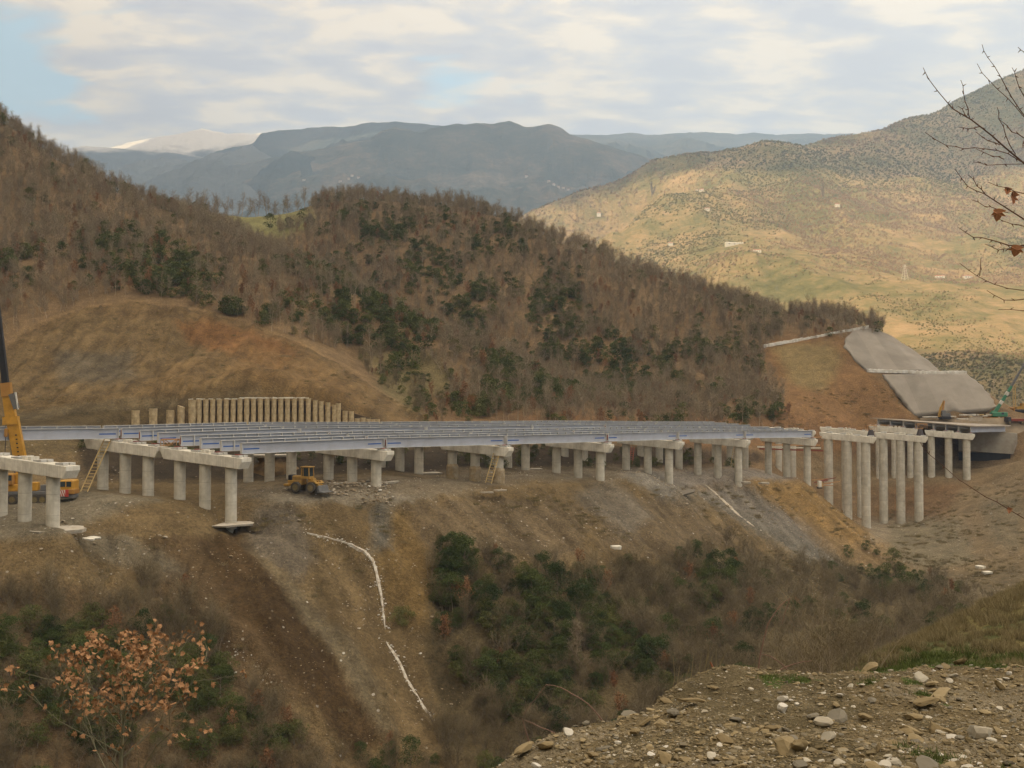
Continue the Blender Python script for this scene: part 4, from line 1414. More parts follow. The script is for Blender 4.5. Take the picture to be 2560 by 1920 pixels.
def lobes(g, n, h, w, low=.12):
    """centres and radii of leaf clumps that make an uneven crown"""
    c = []
    for i in range(n):
        z = g.uniform(low, .92)
        rmax = w * (math.sin(min(1, z * 1.15) * math.pi * .93) ** .6) * .5
        a = g.uniform(0, 6.28)
        r = rmax * math.sqrt(g.uniform(.05, 1))
        c.append((r * math.cos(a), r * math.sin(a), z * h, g.uniform(.14, .26) * w))
    return np.array(c)
def clump_leaves(g, L, n, sz):
    k = g.integers(0, len(L), n)
    u = unit(n, g)
    u[:, 2] = np.abs(u[:, 2]) * g.choice([1, 1, 1, -.6], n)
    rr = L[k, 3] * (.55 + .5 * g.random(n) ** .5)
    P = L[k, :3] + u * rr[:, None] * [1, 1, .8]
    return leaves(P, g.uniform(.7, 1.4, n) * sz, g)
def tri_or_quad(name, VF, mt, link=False, parent=None):
    return mesh_np(name, VF[0], VF[1], mt, parent=parent, link=link)
M_BARK = leafmat('grey brown bark', [(0, (.16, .125, .09)), (.5, (.21, .17, .125)), (1, (.27, .22, .165))])
M_BARKP = leafmat('pale oak bark', [(0, (.22, .17, .12)), (.5, (.34, .27, .19)), (1, (.46, .38, .28))])
M_TWIG = leafmat('bare twig', [(0, (.19, .150, .10)), (.45, (.262, .208, .14)), (.75, (.245, .205, .13)), (1, (.36, .285, .19))])
M_TWIGV = leafmat('valley twig', [(0, (.125, .10, .055)), (.5, (.175, .14, .080)), (1, (.24, .195, .12))])
M_EVG = leafmat('evergreen leaf', [(0, (.050, .066, .020)), (.4, (.082, .098, .028)), (.75, (.12, .13, .040)), (1, (.165, .155, .058))])
M_EVGD = leafmat('dark evergreen leaf', [(0, (.028, .044, .014)), (.5, (.052, .076, .021)), (1, (.10, .12, .034))])
M_RUSTL = leafmat('withered oak leaf', [(0, (.17, .085, .042)), (.5, (.245, .125, .06)), (1, (.31, .175, .09))])
PROTO = {}
def make_proto(kind, i, g):
    if kind == 'bare':
        h = (8.2, 7.0, 9.0, 7.6)[i]
        sk = skeleton(g, h, 12, lean=(.05, .14, .08, .2)[i], spread=(.24, .40, .30, .48)[i], first=(.4, .25, .32, .2)[i], rad=.105)
        tr = skin(sk, 4).build('trunk', M_BARKP, link=False)
        cr = tri_or_quad('crown', twigs(sk, g, 200, .7, 1.7, .048, up=.22), M_TWIG)
    elif kind == 'shrub':
        h = (4.2, 3.4, 5.0, 4.5)[i]
        sk = []
        for q in range(4):
            s1 = skeleton(g, h * g.uniform(.75, 1), 7, lean=.30, spread=.42, first=.2, rad=.045)
            off = np.array([g.normal() * .25, g.normal() * .25, 0])
            sk += [(P + off, r) for P, r in s1]
        tr = skin(sk, 4).build('trunk', M_BARK, link=False)
        cr = tri_or_quad('crown', twigs(sk, g, 420, .4, 1.15, .026), M_TWIGV)
    elif kind == 'evergreen':
        h = (5.2, 4.2, 6.2, 3.6)[i]
        w = h * (.85, 1.0, .72, 1.15)[i]
        sk = skeleton(g, h * .9, 8, spread=.4, rad=.10)
        tr = skin(sk, 5).build('trunk', M_BARK, link=False)
        L = lobes(g, 26, h, w)
        cr = tri_or_quad('crown', clump_leaves(g, L, 3000, .17), M_EVGD if i in (0, 2) else M_EVG)
    elif kind == 'spindle':
        h = (2.6, 3.2, 2.2)[i]
        sk = []
        for q in range(7):
            s1 = skeleton(g, h * g.uniform(.6, 1), 5, lean=.28, spread=.28, first=.3, rad=.013)
            off = np.array([g.normal() * .2, g.normal() * .2, 0])
            sk += [(P + off, r) for P, r in s1]
        tr = skin(sk, 4).build('trunk', M_BARK, link=False)
        cr = tri_or_quad('crown', twigs(sk, g, 500, .12, .5, .007), M_TWIGV)
    elif kind == 'holm':       # coarser evergreen used on the far hillsides
        h = (5.5, 4.5, 6.5)[i]
        w = h * (.95, 1.05, .8)[i]
        sk = skeleton(g, h * .8, 4, spread=.4, rad=.10)
        tr = skin(sk, 4).build('trunk', M_BARK, link=False)
        L = lobes(g, 18, h, w, .05)
        cr = tri_or_quad('crown', clump_leaves(g, L, 700, .40), M_EVG)
    elif kind == 'rusty':
        h = (5.0, 4.2, 6.0)[i]
        sk = skeleton(g, h, 11, spread=.4, rad=.07)
        tr = skin(sk, 4).build('trunk', M_BARK, link=False)
        V, F = [], []
        ends = np.concatenate([P[2:] for P, _ in sk])
        Pn = ends[g.integers(0, len(ends), 900)] + unit(900, g) * g.uniform(.05, .55, 900)[:, None]
        cr = tri_or_quad('crown', leaves(Pn, g.uniform(.14, .30, 900), g), M_RUSTL)
    return tr, cr
gp = np.random.default_rng(5)
for kind, n in (('bare', 4), ('shrub', 4), ('evergreen', 4), ('holm', 3), ('rusty', 3), ('spindle', 3)):
    PROTO[kind] = [make_proto(kind, i, gp) for i in range(n)]
def plant(kind, i, loc, rz, sc, name, label, cat, group, sz=None):
    e = empty(name, loc, rz, label, cat, group)
    e.scale = (sc, sc, sc if sz is None else sz)
    for src, nm in zip(PROTO[kind][i], ('trunk', 'crown')):
        c = src.copy()
        c.name = nm
        COL.objects.link(c)
        c.parent = e
    return e
# ------------------------------------------------------------------ instanced remainder, one object per kind
def stuff_object(name, P, rot, scl, pick, protos, label, cat):
    me = bpy.data.meshes.new(name)
    me.vertices.add(len(P))
    me.vertices.foreach_set('co', np.asarray(P, np.float32).ravel())
    for nm, ty, arr in (('rz', 'FLOAT', rot), ('sc', 'FLOAT', scl), ('pk', 'INT', pick)):
        a = me.attributes.new(nm, ty, 'POINT')
        a.data.foreach_set('value', np.asarray(arr, np.int32 if ty == 'INT' else np.float32))
    o = bpy.data.objects.new(name, me)
    COL.objects.link(o)
    g = bpy.data.node_groups.new(name, 'GeometryNodeTree')
    g.interface.new_socket('Geometry', in_out='INPUT', socket_type='NodeSocketGeometry')
    g.interface.new_socket('Geometry', in_out='OUTPUT', socket_type='NodeSocketGeometry')
    gi, go = g.nodes.new('NodeGroupInput'), g.nodes.new('NodeGroupOutput')
    iop = g.nodes.new('GeometryNodeInstanceOnPoints')
    m2p = g.nodes.new('GeometryNodeMeshToPoints')
    g.links.new(gi.outputs[0], m2p.inputs[0])
    g.links.new(m2p.outputs[0], iop.inputs['Points'])
    jn = g.nodes.new('GeometryNodeJoinGeometry')
    for pr in reversed(protos):
        j2 = g.nodes.new('GeometryNodeJoinGeometry')
        for src in pr:
            oi = g.nodes.new('GeometryNodeObjectInfo')
            oi.inputs['Object'].default_value = src
            g.links.new(oi.outputs['Geometry'], j2.inputs[0])
        g2i = g.nodes.new('GeometryNodeGeometryToInstance')
        g.links.new(j2.outputs[0], g2i.inputs[0])
        g.links.new(g2i.outputs[0], jn.inputs[0])
    g.links.new(jn.outputs[0], iop.inputs['Instance'])
    iop.inputs['Pick Instance'].default_value = True
    def attr(nm, ty):
        n = g.nodes.new('GeometryNodeInputNamedAttribute')
        n.data_type = ty
        n.inputs['Name'].default_value = nm
        return n.outputs['Attribute']
    g.links.new(attr('pk', 'INT'), iop.inputs['Instance Index'])
    cx_ = g.nodes.new('ShaderNodeCombineXYZ')
    g.links.new(attr('rz', 'FLOAT'), cx_.inputs[2])
    g.links.new(cx_.outputs[0], iop.inputs['Rotation'])
    g.links.new(attr('sc', 'FLOAT'), iop.inputs['Scale'])
    g.links.new(iop.outputs[0], go.inputs[0])
    md = o.modifiers.new('scatter', 'NODES')
    md.node_group = g
    return tag(o, label, cat, None, 'stuff')
def scatter(poly_test, xr, yr, spacing, seed):
    g = np.random.default_rng(seed)
    n = int((xr[1] - xr[0]) * (yr[1] - yr[0]) / spacing ** 2)
    X, Y = g.uniform(*xr, n), g.uniform(*yr, n)
    Z = H(X, Y)
    px, py = proj(X, Y, Z)
    k = poly_test(px, py, X, Y)
    return X[k], Y[k], Z[k], px[k], py[k], g
# the two wooded hills
LEFTW = [(-900,-400),(0,240),(200,400),(400,490),(480,515),(560,560),(640,600),(800,672),(1000,772),(1250,882),(1460,975),(1600,1025),(1640,1075),(1150,1075),(1130,1010),(1120,950),(1060,890),(900,882),(745,855),(600,797),(460,762),(330,742),(250,748),(60,818),(0,868),(-900,960)]
RIGHTW = [(770,440),(900,430),(1100,450),(1300,530),(1500,600),(1700,680),(1900,765),(1965,800),(1960,850),(1905,880),(1950,1000),(1990,1070),(1600,1078),(1300,1000),(1000,760),(700,610),(690,570),(785,555)]
CLUMP = [(1955,790),(2050,790),(2210,815),(2215,838),(2150,836),(2110,846),(1985,850)]
def in_wood(px, py, X, Y):
    a = inpoly(px, py, LEFTW) & (Y > 262)
    b = inpoly(px, py, RIGHTW) & ((Y > 318) | ((px > 1380) & (Y > 282)))
    c = inpoly(px, py, CLUMP) & (Y > 370)
    edge = (vn(X / 7, Y / 7, 901) > .12)
    keep = edge | (Y > 330)
    return (a | b | c) & keep & (px > -260) & (px < 2350)
X, Y, Z, px, py, g = scatter(in_wood, (-330, 190), (255, 570), 2.35, 71)
nz1 = fbm(X / 17, Y / 17, 4, 911)
nz2 = fbm(X / 18, Y / 18, 3, 921)
# evergreen oaks gather low on the slopes, in the hollows and in bands
band = np.exp(-((py - (600 + .62 * (px - 1000))) / 100.) ** 2) * ((px > 900) & (px < 1450) & (Y > 385))
low = np.clip(1 - (Z - np.interp(px, [0, 600, 1000, 1500, 1900], [32, 34, 18, 6, 4])) / 34., 0, 1)
pe = .03 + .42 * band * (nz1 > -.1) + .48 * low * (nz1 > .0) + .40 * (nz1 > .36)
pe = np.where(inpoly(px, py, CLUMP), .06, pe)
prs = .05 + .22 * (nz2 > .32) + .10 * low
u = g.random(len(X))
kind = np.where(u < pe, 1, np.where(u < pe + .6 * prs, 2, 0))
print('wood', len(X), np.bincount(kind))
order = np.argsort(Y)
nb = order[kind[order] == 0]
def skyline(px, py):
    return inpoly(px, py, [(440,500),(780,500),(780,545),(440,545)])
def emit(sel, kd, protos_n, name, sname, label, slabel, cat, group, smin, smax, nmax, vis=None, kk=None):
    """the largest ones as plants of their own, the rest as one object"""
    sel = np.array(sel)
    inv = (px[sel] > -30) & (px[sel] < 2590)
    cand = sel[inv][:nmax]
    rest = np.setdiff1d(sel, cand)
    sc = g.uniform(smin, smax, len(X))
    rz = g.uniform(0, 6.28, len(X))
    pk = g.integers(0, protos_n, len(X))
    for j in cand:
        plant(kd, int(pk[j]), (X[j], Y[j], Z[j]), float(rz[j]), float(sc[j]), name, label(j) if callable(label) else label, cat, group)
    if len(rest):
        stuff_object(sname, np.stack([X[rest], Y[rest], Z[rest]], 1), rz[rest], sc[rest], pk[rest], PROTO[kd][:protos_n], slabel, cat)
emit(nb, 'bare', 4, 'bare_tree', 'bare_wood', 'bare grey-brown oak on the lower edge of the wooded hillside', 'wood of bare grey-brown trees covering both hillsides behind the viaduct', 'tree', 'bare trees along the lower edge of the hillside wood', .42, .92, 300)
emit(order[kind[order] == 1], 'holm', 3, 'evergreen_tree', 'evergreen_wood', 'green evergreen oak low in the bare hillside wood', 'green evergreen oaks scattered through the bare hillside wood', 'tree', 'evergreen oaks of the hillside wood', .45, .95, 300)
emit(order[kind[order] == 2], 'rusty', 3, 'withered_oak', 'withered_wood', 'small oak with withered rust-brown leaves in the hillside wood', 'small oaks with withered rust-brown leaves scattered through the hillside wood', 'tree', 'rust-leaved oaks of the hillside wood', .5, 1.0, 185)
# shrubs of the hollow right of the brown cut
def in_hollow(px, py, X, Y):
    return inpoly(px, py, [(880,868),(1080,880),(1140,960),(1180,1060),(1060,1062),(1010,1010),(930,950)]) & (Y > 240) & (rng.random(len(X)) < .55)
X, Y, Z, px, py, g = scatter(in_hollow, (-60, -5), (240, 330), 2.6, 74)
kind = np.where(g.random(len(X)) < .35, 1, np.where(g.random(len(X)) < .3, 2, 0))
emit(np.where(kind == 0)[0], 'shrub', 4, 'hollow_shrub', 'hollow_scrub', 'low bare shrub in the hollow right of the brown cut', 'bare shrubs', 'shrub', 'shrubs of the hollow', .4, .9, 300)
emit(np.where(kind == 1)[0], 'holm', 3, 'hollow_shrub', 'hollow_scrub', 'low green shrub in the hollow right of the brown cut', 'green shrubs', 'shrub', 'shrubs of the hollow', .3, .6, 300)
emit(np.where(kind == 2)[0], 'rusty', 3, 'hollow_shrub', 'hollow_scrub', 'low rust-leaved shrub in the hollow right of the brown cut', 'rusty shrubs', 'shrub', 'shrubs of the hollow', .3, .6, 300)
def under_deck(px, py, X, Y):
    return (px > 200) & (px < 1900) & (py > 1105) & (py < 1172) & (Y > 196) & (Y < 275) & (rng.random(len(X)) < .5) & (vn(X / 6, Y / 6, 905) > .3)
X, Y, Z, px, py, g = scatter(under_deck, (-90, 70), (196, 275), 3.0, 76)
emit(np.arange(len(X)), 'holm', 3, 'low_bush', 'low_bushes', 'low dark bush on the shaded bank behind the piers', 'dark bushes', 'bush', 'bushes on the bank behind the piers', .22, .5, 300)
# tree row on the skyline behind the meadow
rr = random.Random(31)
for k in range(30):
    pxx = 452 + k * 11 + rr.uniform(-5, 5)
    a = at(pxx, 524 + rr.uniform(-4, 4), rr.uniform(520, 532))
    z = float(H(a.x, a.y))
    plant('bare', k % 4, (a.x, a.y, z - .3), rr.uniform(0, 6), rr.uniform(1.0, 1.6), 'bare_tree', 'bare tree of the skyline row behind the small meadow', 'tree', 'skyline trees behind the meadow')
for (pxx, pyy, Yd, kd, i, sc, lab) in [
  (930, 925, 287, 'bare', 2, 1.45, 'tall pale bare tree at the right shoulder of the brown cut'),
  (953, 920, 286, 'bare', 0, 1.25, 'pale slender bare tree just right of the tall one by the brown cut'),
  (1302, 990, 296, 'bare', 1, 1.35, 'thin pale-stemmed tree amid green bushes above the middle of the girders'),
  (1440, 1015, 292, 'bare', 3, 1.2, 'thin bare tree above the girders, right of the pale-stemmed one'),
  (1160, 970, 285, 'rusty', 0, 1.1, 'bright red-brown bush in the hollow right of the cut'),
  (1120, 1010, 276, 'rusty', 1, .9, 'red-brown bush just above the deck in the hollow'),
  (1080, 960, 285, 'rusty', 2, .8, 'brown shrub at the left of the hollow right of the cut'),
  (1385, 1020, 285, 'rusty', 1, 1.0, 'rust-coloured bush above the middle of the deck'),
  (675, 578, 478, 'holm', 0, 1.25, 'round green bush on the meadow slope, leftmost of the dark green ones'),
  (720, 595, 470, 'holm', 1, 1.1, 'green bush on the meadow slope, lower of the pair'),
  (760, 585, 475, 'holm', 2, 1.1, 'dark green bush at the wood edge right of the meadow'),
  (775, 605, 468, 'holm', 1, 1.0, 'dark green low bush below the meadow at the wood edge'),
  (995, 870, 300, 'holm', 1, 1.2, 'large green bush at the top of the hollow right of the cut'),
  (1030, 868, 302, 'holm', 0, 1.3, 'broad green oak at the top edge of the hollow'),
  ]:
    a = at(pxx, pyy, Yd)
    plant(kd, i, (a.x, a.y, float(H(a.x, a.y)) - .2), rr.uniform(0, 6), sc, {'bare': 'bare_tree', 'rusty': 'withered_oak', 'holm': 'evergreen_tree'}[kd], lab, 'tree', None)
# ------------------------------------------------------------------ gully vegetation
GE1 = [(1030,1545),(1060,1470),(1100,1400),(1200,1370),(1330,1440),(1500,1440),(1580,1600),(1730,1720),(1520,1790),(1240,1800),(1110,1750),(1085,1660)]
GE2 = [(-600,1580),(60,1590),(240,1540),(420,1620),(560,1700),(680,1810),(780,1900),(850,1960),(-600,1960)]
GE3 = [(1740,1400),(1850,1400),(1850,1500),(1760,1530)]
GE4 = [(2160,1340),(2230,1400),(2320,1390),(2320,1470),(2200,1500),(2150,1440)]
GS1 = [(1100,1385),(1300,1400),(1500,1440),(1720,1380),(1850,1350),(2000,1420),(2180,1370),(2330,1440),(2560,1520),(2560,1990),(1150,1990),(1080,1830),(1180,1800),(1100,1600),(1060,1480)]
GS2 = [(-600,1470),(0,1500),(220,1480),(430,1530),(560,1650),(700,1790),(820,1900),(930,1960),(1180,1990),(1180,2500),(-600,2500)]
GS2b = [(330,1440),(450,1480),(600,1640),(560,1640),(380,1520)]
def in_gully(px, py, X, Y):
    a = inpoly(px, py, GS1) | inpoly(px, py, GS2) | inpoly(px, py, GS2b)
    return (a | ((py > 1900) & (Y > 42) & (Y < 135))) & (px > -250) & (px < 2700) & (Y > 38) & (Y < 250) & (H(X, Y) < -17.5)
X, Y, Z, px, py, g = scatter(in_gully, (-90, 125), (40, 250), 1.5, 72)
nz1 = fbm(X / 9, Y / 9, 4, 931)
e1, e2 = inpoly(px, py, GE1), inpoly(px, py, GE2)
e34 = inpoly(px, py, GE3) | inpoly(px, py, GE4)
pe = np.where(e1, .66, np.where(e2, .50 + .25 * (nz1 > 0), np.where(e34, .7, .07 + .25 * (nz1 > .34))))
pe = np.where((py > 1900), .25, pe)
u = g.random(len(X))
kind = np.where(u < pe, 1, np.where(u < pe + .022, 2, 0))
thin = g.random(len(X)) < np.where(py > 1930, .45, np.where(e1 | e2, .97, np.where(px > 1900, .28, .75)))
# thin out towards the bare fill above the scrub
fade = np.clip((py - np.interp(px, [1100, 1300, 1500, 1720, 2000, 2330, 2560], [1385, 1430, 1430, 1360, 1400, 1420, 1500])) / 70., 0, 1)
thin &= (g.random(len(X)) < np.where((px > 1080) & ~e1, .25 + .75 * fade, 1))
kind = np.where(thin, kind, -1)
print('gully', (kind >= 0).sum(), np.bincount(kind[kind >= 0]))
def vis_order(k):
    s = np.where(kind == k)[0]
    ins = (py[s] < 1960) & (px[s] > -30) & (px[s] < 2590)
    return np.concatenate([s[ins][np.argsort(Y[s[ins]])], s[~ins]])
def side_label(a, b):
    return lambda j: a if px[j] < 950 else b
emit(vis_order(0), 'shrub', 4, 'bare_shrub', 'bare_scrub', side_label('bare brownish shrub in the gully at the lower left', 'bare brownish shrub on the gully slope below the fill'), 'bare brown scrub filling the gully below the viaduct', 'shrub', 'bare shrubs of the gully', .5, 1.05, 300)
emit(vis_order(1), 'evergreen', 4, 'evergreen_shrub', 'evergreen_scrub', side_label('dark evergreen bush in the shaded gully at the lower left', 'dark evergreen bush in the thicket below the middle of the viaduct'), 'dark evergreen bushes filling the gully below the viaduct', 'bush', 'evergreen bushes of the gully', .36, .9, 300)
emit(vis_order(2), 'rusty', 3, 'withered_oak', 'withered_scrub', side_label('small rust-leaved oak in the gully at the lower left', 'small rust-leaved oak in the scrub below the fill'), 'rust-leaved oaks in the gully', 'tree', 'rust-leaved oaks of the gully', .5, .85, 100)
for (pxx, pyy, Yd, kd, i, sc, lab) in [
  (1158, 1460, 160, 'evergreen', 2, 1.12, 'tall dark round-topped evergreen, highest of the thicket below the viaduct'),
  (1002, 1600, 152, 'evergreen', 3, .9, 'lone dark bush beside the white runnel'),
  (2285, 1455, 222, 'evergreen', 1, 1.15, 'dark round bush standing apart on the right slope'),
  (2190, 1410, 226, 'evergreen', 0, .8, 'dark bush at the foot of the right slope, upper left of the lone round one'),
  (1165, 1520, 154, 'rusty', 0, 1.0, 'oak full of withered orange-brown leaves right below the tall dark evergreen'),
  (1112, 1590, 150, 'rusty', 1, .95, 'orange-brown oak at the left edge of the thicket'),
  (1165, 1660, 146, 'shrub', 2, 1.35, 'wide-branched bare tree in front of the thicket'),
  (1270, 1650, 147, 'shrub', 0, 1.4, 'pale bare tree in the middle of the thicket'),
  (1440, 1640, 147, 'bare', 0, .8, 'thin upright bare tree right of the thicket middle'),
  (1475, 1650, 146, 'bare', 3, .75, 'thin bare tree beside the upright one right of the thicket middle'),
  (280, 1610, 128, 'rusty', 2, .8, 'rusty oak behind the foreground plane sapling'),
  (640, 1770, 126, 'rusty', 1, .8, 'rusty oak at the foot of the dark slide'),
  ]:
    a = at(pxx, pyy, Yd)
    plant(kd, i, (a.x, a.y, float(H(a.x, a.y)) - .2), rr.uniform(0, 6), sc, {'bare': 'bare_tree', 'rusty': 'withered_oak', 'evergreen': 'evergreen_tree', 'shrub': 'bare_tree'}[kd], lab, 'tree', None)
# spindly bare shrubs on the near bank just behind the mound
X, Y, Z, px, py, g = scatter(lambda px, py, X, Y: (px > 1180) & (px < 2150) & (Y > 22) & (Y < 60) & (X > 1) & (rng.random(len(X)) < .8), (0, 25), (18, 60), 1.5, 73)
kind = np.zeros(len(X), int)
emit(np.argsort(Y), 'spindle', 3, 'spindly_shrub', 'bank_scrub', 'spindly bare shrub on the bank just behind the gravel mound', 'bare scrub on the near bank', 'sapling', 'bare shrubs behind the gravel mound', .6, 1.1, 300)
# grass on the shoulder to the right, clumps of thin blades
gT = np.random.default_rng(17)
def tuft_proto(mt, n, h, w, name):
    P = np.c_[gT.normal(size=(n, 2)) * .10, np.zeros(n)]
    D = np.c_[gT.normal(size=(n, 2)) * .45, np.ones(n)]
    D /= np.linalg.norm(D, axis=1)[:, None]
    return (tri_or_quad(name, blades(P, D, gT.uniform(.5, 1, n) * h, np.full(n, w), gT), mt),)
M_GRG = leafmat('green grass', [(0, (.06, .085, .022)), (1, (.115, .145, .042))])
M_GRD = leafmat('dry grass', [(0, (.16, .13, .06)), (1, (.30, .25, .14))])
tg, td = tuft_proto(M_GRG, 60, .12, .012, 'grass'), tuft_proto(M_GRD, 70, .42, .016, 'grass')
tw = tuft_proto(M_GRG, 60, .30, .03, 'grass')
X = gT.uniform(6, 32, 9000); Y = gT.uniform(20, 62, 9000)
Z = H(X, Y)
k = Z > -14
X, Y, Z = X[k], Y[k], Z[k]
pk = (fbm(X / 3, Y / 3, 3, 77) + .35 * (gT.random(len(X)) - .5) > .30).astype(int)
stuff_object('grass', np.stack([X, Y, Z], 1), gT.uniform(0, 6, len(X)), gT.uniform(.5, 1.1, len(X)), pk, [td, tw], 'dry and green grass on the shoulder right of the mound', 'grass')
X = gT.uniform(1.5, 12, 16000); Y = gT.uniform(4, 14, 16000)
k = (fbm(X / .7, Y / .7, 4, 83) > .38) & (X > 2.2)
X, Y = X[k], Y[k]
Z = HM(X, Y)
stuff_object('grass', np.stack([X, Y, Z], 1), gT.uniform(0, 6, len(X)), gT.uniform(.2, .5, len(X)), np.zeros(len(X), int), [tg], 'short green grass tufts on the gravel mound', 'grass')
M_WEED = leafmat('withered weeds', [(0, (.11, .10, .042)), (.5, (.18, .145, .072)), (1, (.27, .21, .115))])
tk_ = (tri_or_quad('weeds', blades(np.c_[gT.normal(size=(90, 2)) * .35, np.zeros(90)], (lambda D: D / np.linalg.norm(D, axis=1)[:, None])(np.c_[gT.normal(size=(90, 2)) * .6, np.ones(90)]), gT.uniform(.3, 1, 90) * .7, np.full(90, .05), gT), M_WEED),)
X = gT.uniform(-150, 160, 90000); Y = gT.uniform(115, 345, 90000)
Z = H(X, Y)
px, py = proj(X, Y, Z)
k = ((inpoly(px, py, CUT) & (gT.random(len(X)) < .25)) | inpoly(px, py, [(1900,880),(1960,840),(2110,840),(2180,930),(2300,1050),(2120,1130),(1900,1110)]) | (inpoly(px, py, SLOPE)) | inpoly(px, py, [(2200,1200),(2560,1190),(2560,1500),(2250,1480)])) & (px > -30) & (px < 2600)
k &= (fbm(X / 9, Y / 9, 5, 991, .6) + 1.3 * (gT.random(len(X)) - .5) > .58)
X, Y, Z = X[k], Y[k], Z[k]
stuff_object('weeds', np.stack([X, Y, Z - .1], 1), gT.uniform(0, 6, len(X)), gT.uniform(.5, 1.3, len(X)), np.zeros(len(X), int), [tk_], 'withered weeds dotted over the cut and the fill slopes', 'weeds')
# scrub and woods on the sunlit mountain side, too far and many to count
gF = np.random.default_rng(23)
n = 190000
Y = 800 * (3000 / 800.) ** gF.random(n)
X = gF.uniform(-.05, .56, n) * Y
k = (fbm(X / 110, Y / 110, 5, 951, .65) + .9 * fbm(X / 330, Y / 420, 4, 955) + .7 * (gF.random(n) - .5) > -.10)
X, Y = X[k], Y[k]
Z = HR(X, Y)
far_g = mesh_np('scrub', *clump_leaves(gF, lobes(gF, 12, 4, 5, .02), 90, 1.2), leafmat('hillside scrub', [(0, (.13, .13, .042)), (.4, (.18, .165, .055)), (.65, (.23, .20, .075)), (.85, (.31, .225, .11)), (1, (.38, .26, .145))]), link=False)
far_b = mesh_np('scrub', *clump_leaves(gF, lobes(gF, 12, 5, 5, .05), 80, 1.1), leafmat('bare hillside trees', [(0, (.27, .185, .11)), (.6, (.36, .245, .155)), (1, (.45, .31, .20))]), link=False)
stuff_object('scrub', np.stack([X, Y, Z - .5], 1), gF.uniform(0, 6, len(X)), gF.uniform(.22, .85, len(X)) * np.clip(Y / 2000, .6, 1.2), (1.4 * fbm(X / 300, Y / 380, 4, 961) + .6 * (gF.random(len(X)) - .5) > .05).astype(int), [(far_g,), (far_b,)], 'green and brown scrub covering the sunlit mountain side', 'scrub')
# ------------------------------------------------------------------ concrete lined slopes of the right cut
M_SHOT = mat('sprayed concrete', (.255, .228, .192), .95, .10, .25, bump=.45, bscale=1.6, dirt=(.18, .158, .13), dscale=.12, damt=.7)
cast_lines(M_SHOT, 0, 6.5, .015, .3)
M_WHITE = mat('pale mortar', (.60, .585, .54), .9, .12, 1.0, bump=.4, bscale=4, dirt=(.36, .31, .23), dscale=.6, damt=.6)
def lining(name, rows, label, n=40, m=26, lift=.28, mt=None):
    rows = [(at(*a), at(*b)) for a, b in rows]
    k = len(rows) - 1
    top, bot = [], []
    for i in range(m + 1):
        f = i / m * k
        j = min(int(f), k - 1)
        t_ = f - j
        L = rows[j][0].lerp(rows[j + 1][0], t_)
        Rr = rows[j][1].lerp(rows[j + 1][1], t_)
        for q in range(n + 1):
            p = L.lerp(Rr, q / n)
            z = max(p.z, float(H(p.x, p.y))) if False else p.z
            top.append((p.x + .25 * math.sin(i * 1.3) * (q in (0, n)), p.y - .25, max(p.z, float(H(p.x, p.y)) + .05) + lift))
    V = np.array(top)
    W_ = n + 1
    ii = np.arange((m + 1) * W_).reshape(m + 1, W_)
    F = np.stack([ii[:-1, :-1], ii[:-1, 1:], ii[1:, 1:], ii[1:, :-1]], -1).reshape(-1, 4)
    B = V.copy()
    B[:, 2] -= 1.6
    B[:, 1] += 1.0
    N0 = len(V)
    loop = list(ii[0]) + list(ii[1:, -1]) + list(ii[-1][::-1][1:]) + list(ii[1:-1, 0][::-1])
    sk = np.array([(loop[(a + 1) % len(loop)], loop[a], loop[a] + N0, loop[(a + 1) % len(loop)] + N0) for a in range(len(loop))])
    o = mesh_np(name, np.concatenate([V, B]), np.concatenate([F, F[:, ::-1] + N0, sk]), mt or M_SHOT)
    return tag(o, label, 'slope lining')
lining('slope_lining', [((2173,939,353.5),(2354,940,354)), ((2168,930,356.5),(2350,933,357)), ((2138,902,360),(2334,914,363)), ((2110,874,365.5),(2306,893,369.5)), ((2112,850,371),(2262,864,376)), ((2128,832,378),(2222,838,381)), ((2158,822,383),(2188,823,384))], 'upper grey sprayed-concrete slope lining of the right cut')
lining('slope_lining', [((2284,1037,336),(2492,1022,336)), ((2258,1003,341),(2478,995,340.5)), ((2230,968,346),(2450,962,346)), ((2204,938,351),(2415,936,351))], 'lower grey sprayed-concrete slope lining of the right cut')
M_SPILL = mat('spilt concrete crust', (.50, .47, .41), .95, .2, 1.6, bump=.8, bscale=3, dirt=(.24, .18, .11), dscale=1.3, damt=.95)
def ribbon(name, P, w, th, label, cat, mt, seed=0, step=.6, taper=True):
    rr = random.Random(seed)
    P = [Vector(p) for p in P if p is not None]
    Q = []
    for a, b in zip(P, P[1:]):
        k = max(1, int((b - a).length / step))
        Q += [a.lerp(b, i / k) for i in range(k)]
    Q.append(P[-1])
    vs_, fs = [], []
    wv = 1.0
    off = 0.0
    for i, p in enumerate(Q):
        d = (Q[min(i + 1, len(Q) - 1)] - Q[max(i - 1, 0)])
        s_ = Vector((d.y, -d.x, 0)).normalized()
        wv = max(.45, min(1.5, wv + rr.uniform(-.3, .3)))
        off = max(-.5, min(.5, off + rr.uniform(-.2, .2)))
        ww = w * wv * (min(1, (i + 1) / 4, (len(Q) - i) / 4) if taper else 1) / 2
        c = p + s_ * off * w * .4
        z = Vector((0, 0, 1))
        h = th * rr.uniform(.6, 1.3)
        vs_ += [c - s_ * ww - z * .8, c - s_ * ww * .8 + z * h * .7, c + z * h + s_ * rr.uniform(-.1, .1), c + s_ * ww * .8 + z * h * .7, c + s_ * ww - z * .8]
    for i in range(len(Q) - 1):
        for k in range(4):
            a = i * 5 + k
            fs.append((a, a + 1, a + 6, a + 5))
    o = MB().add(vs_, fs).build(name, mt)
    return tag(o, label, cat)
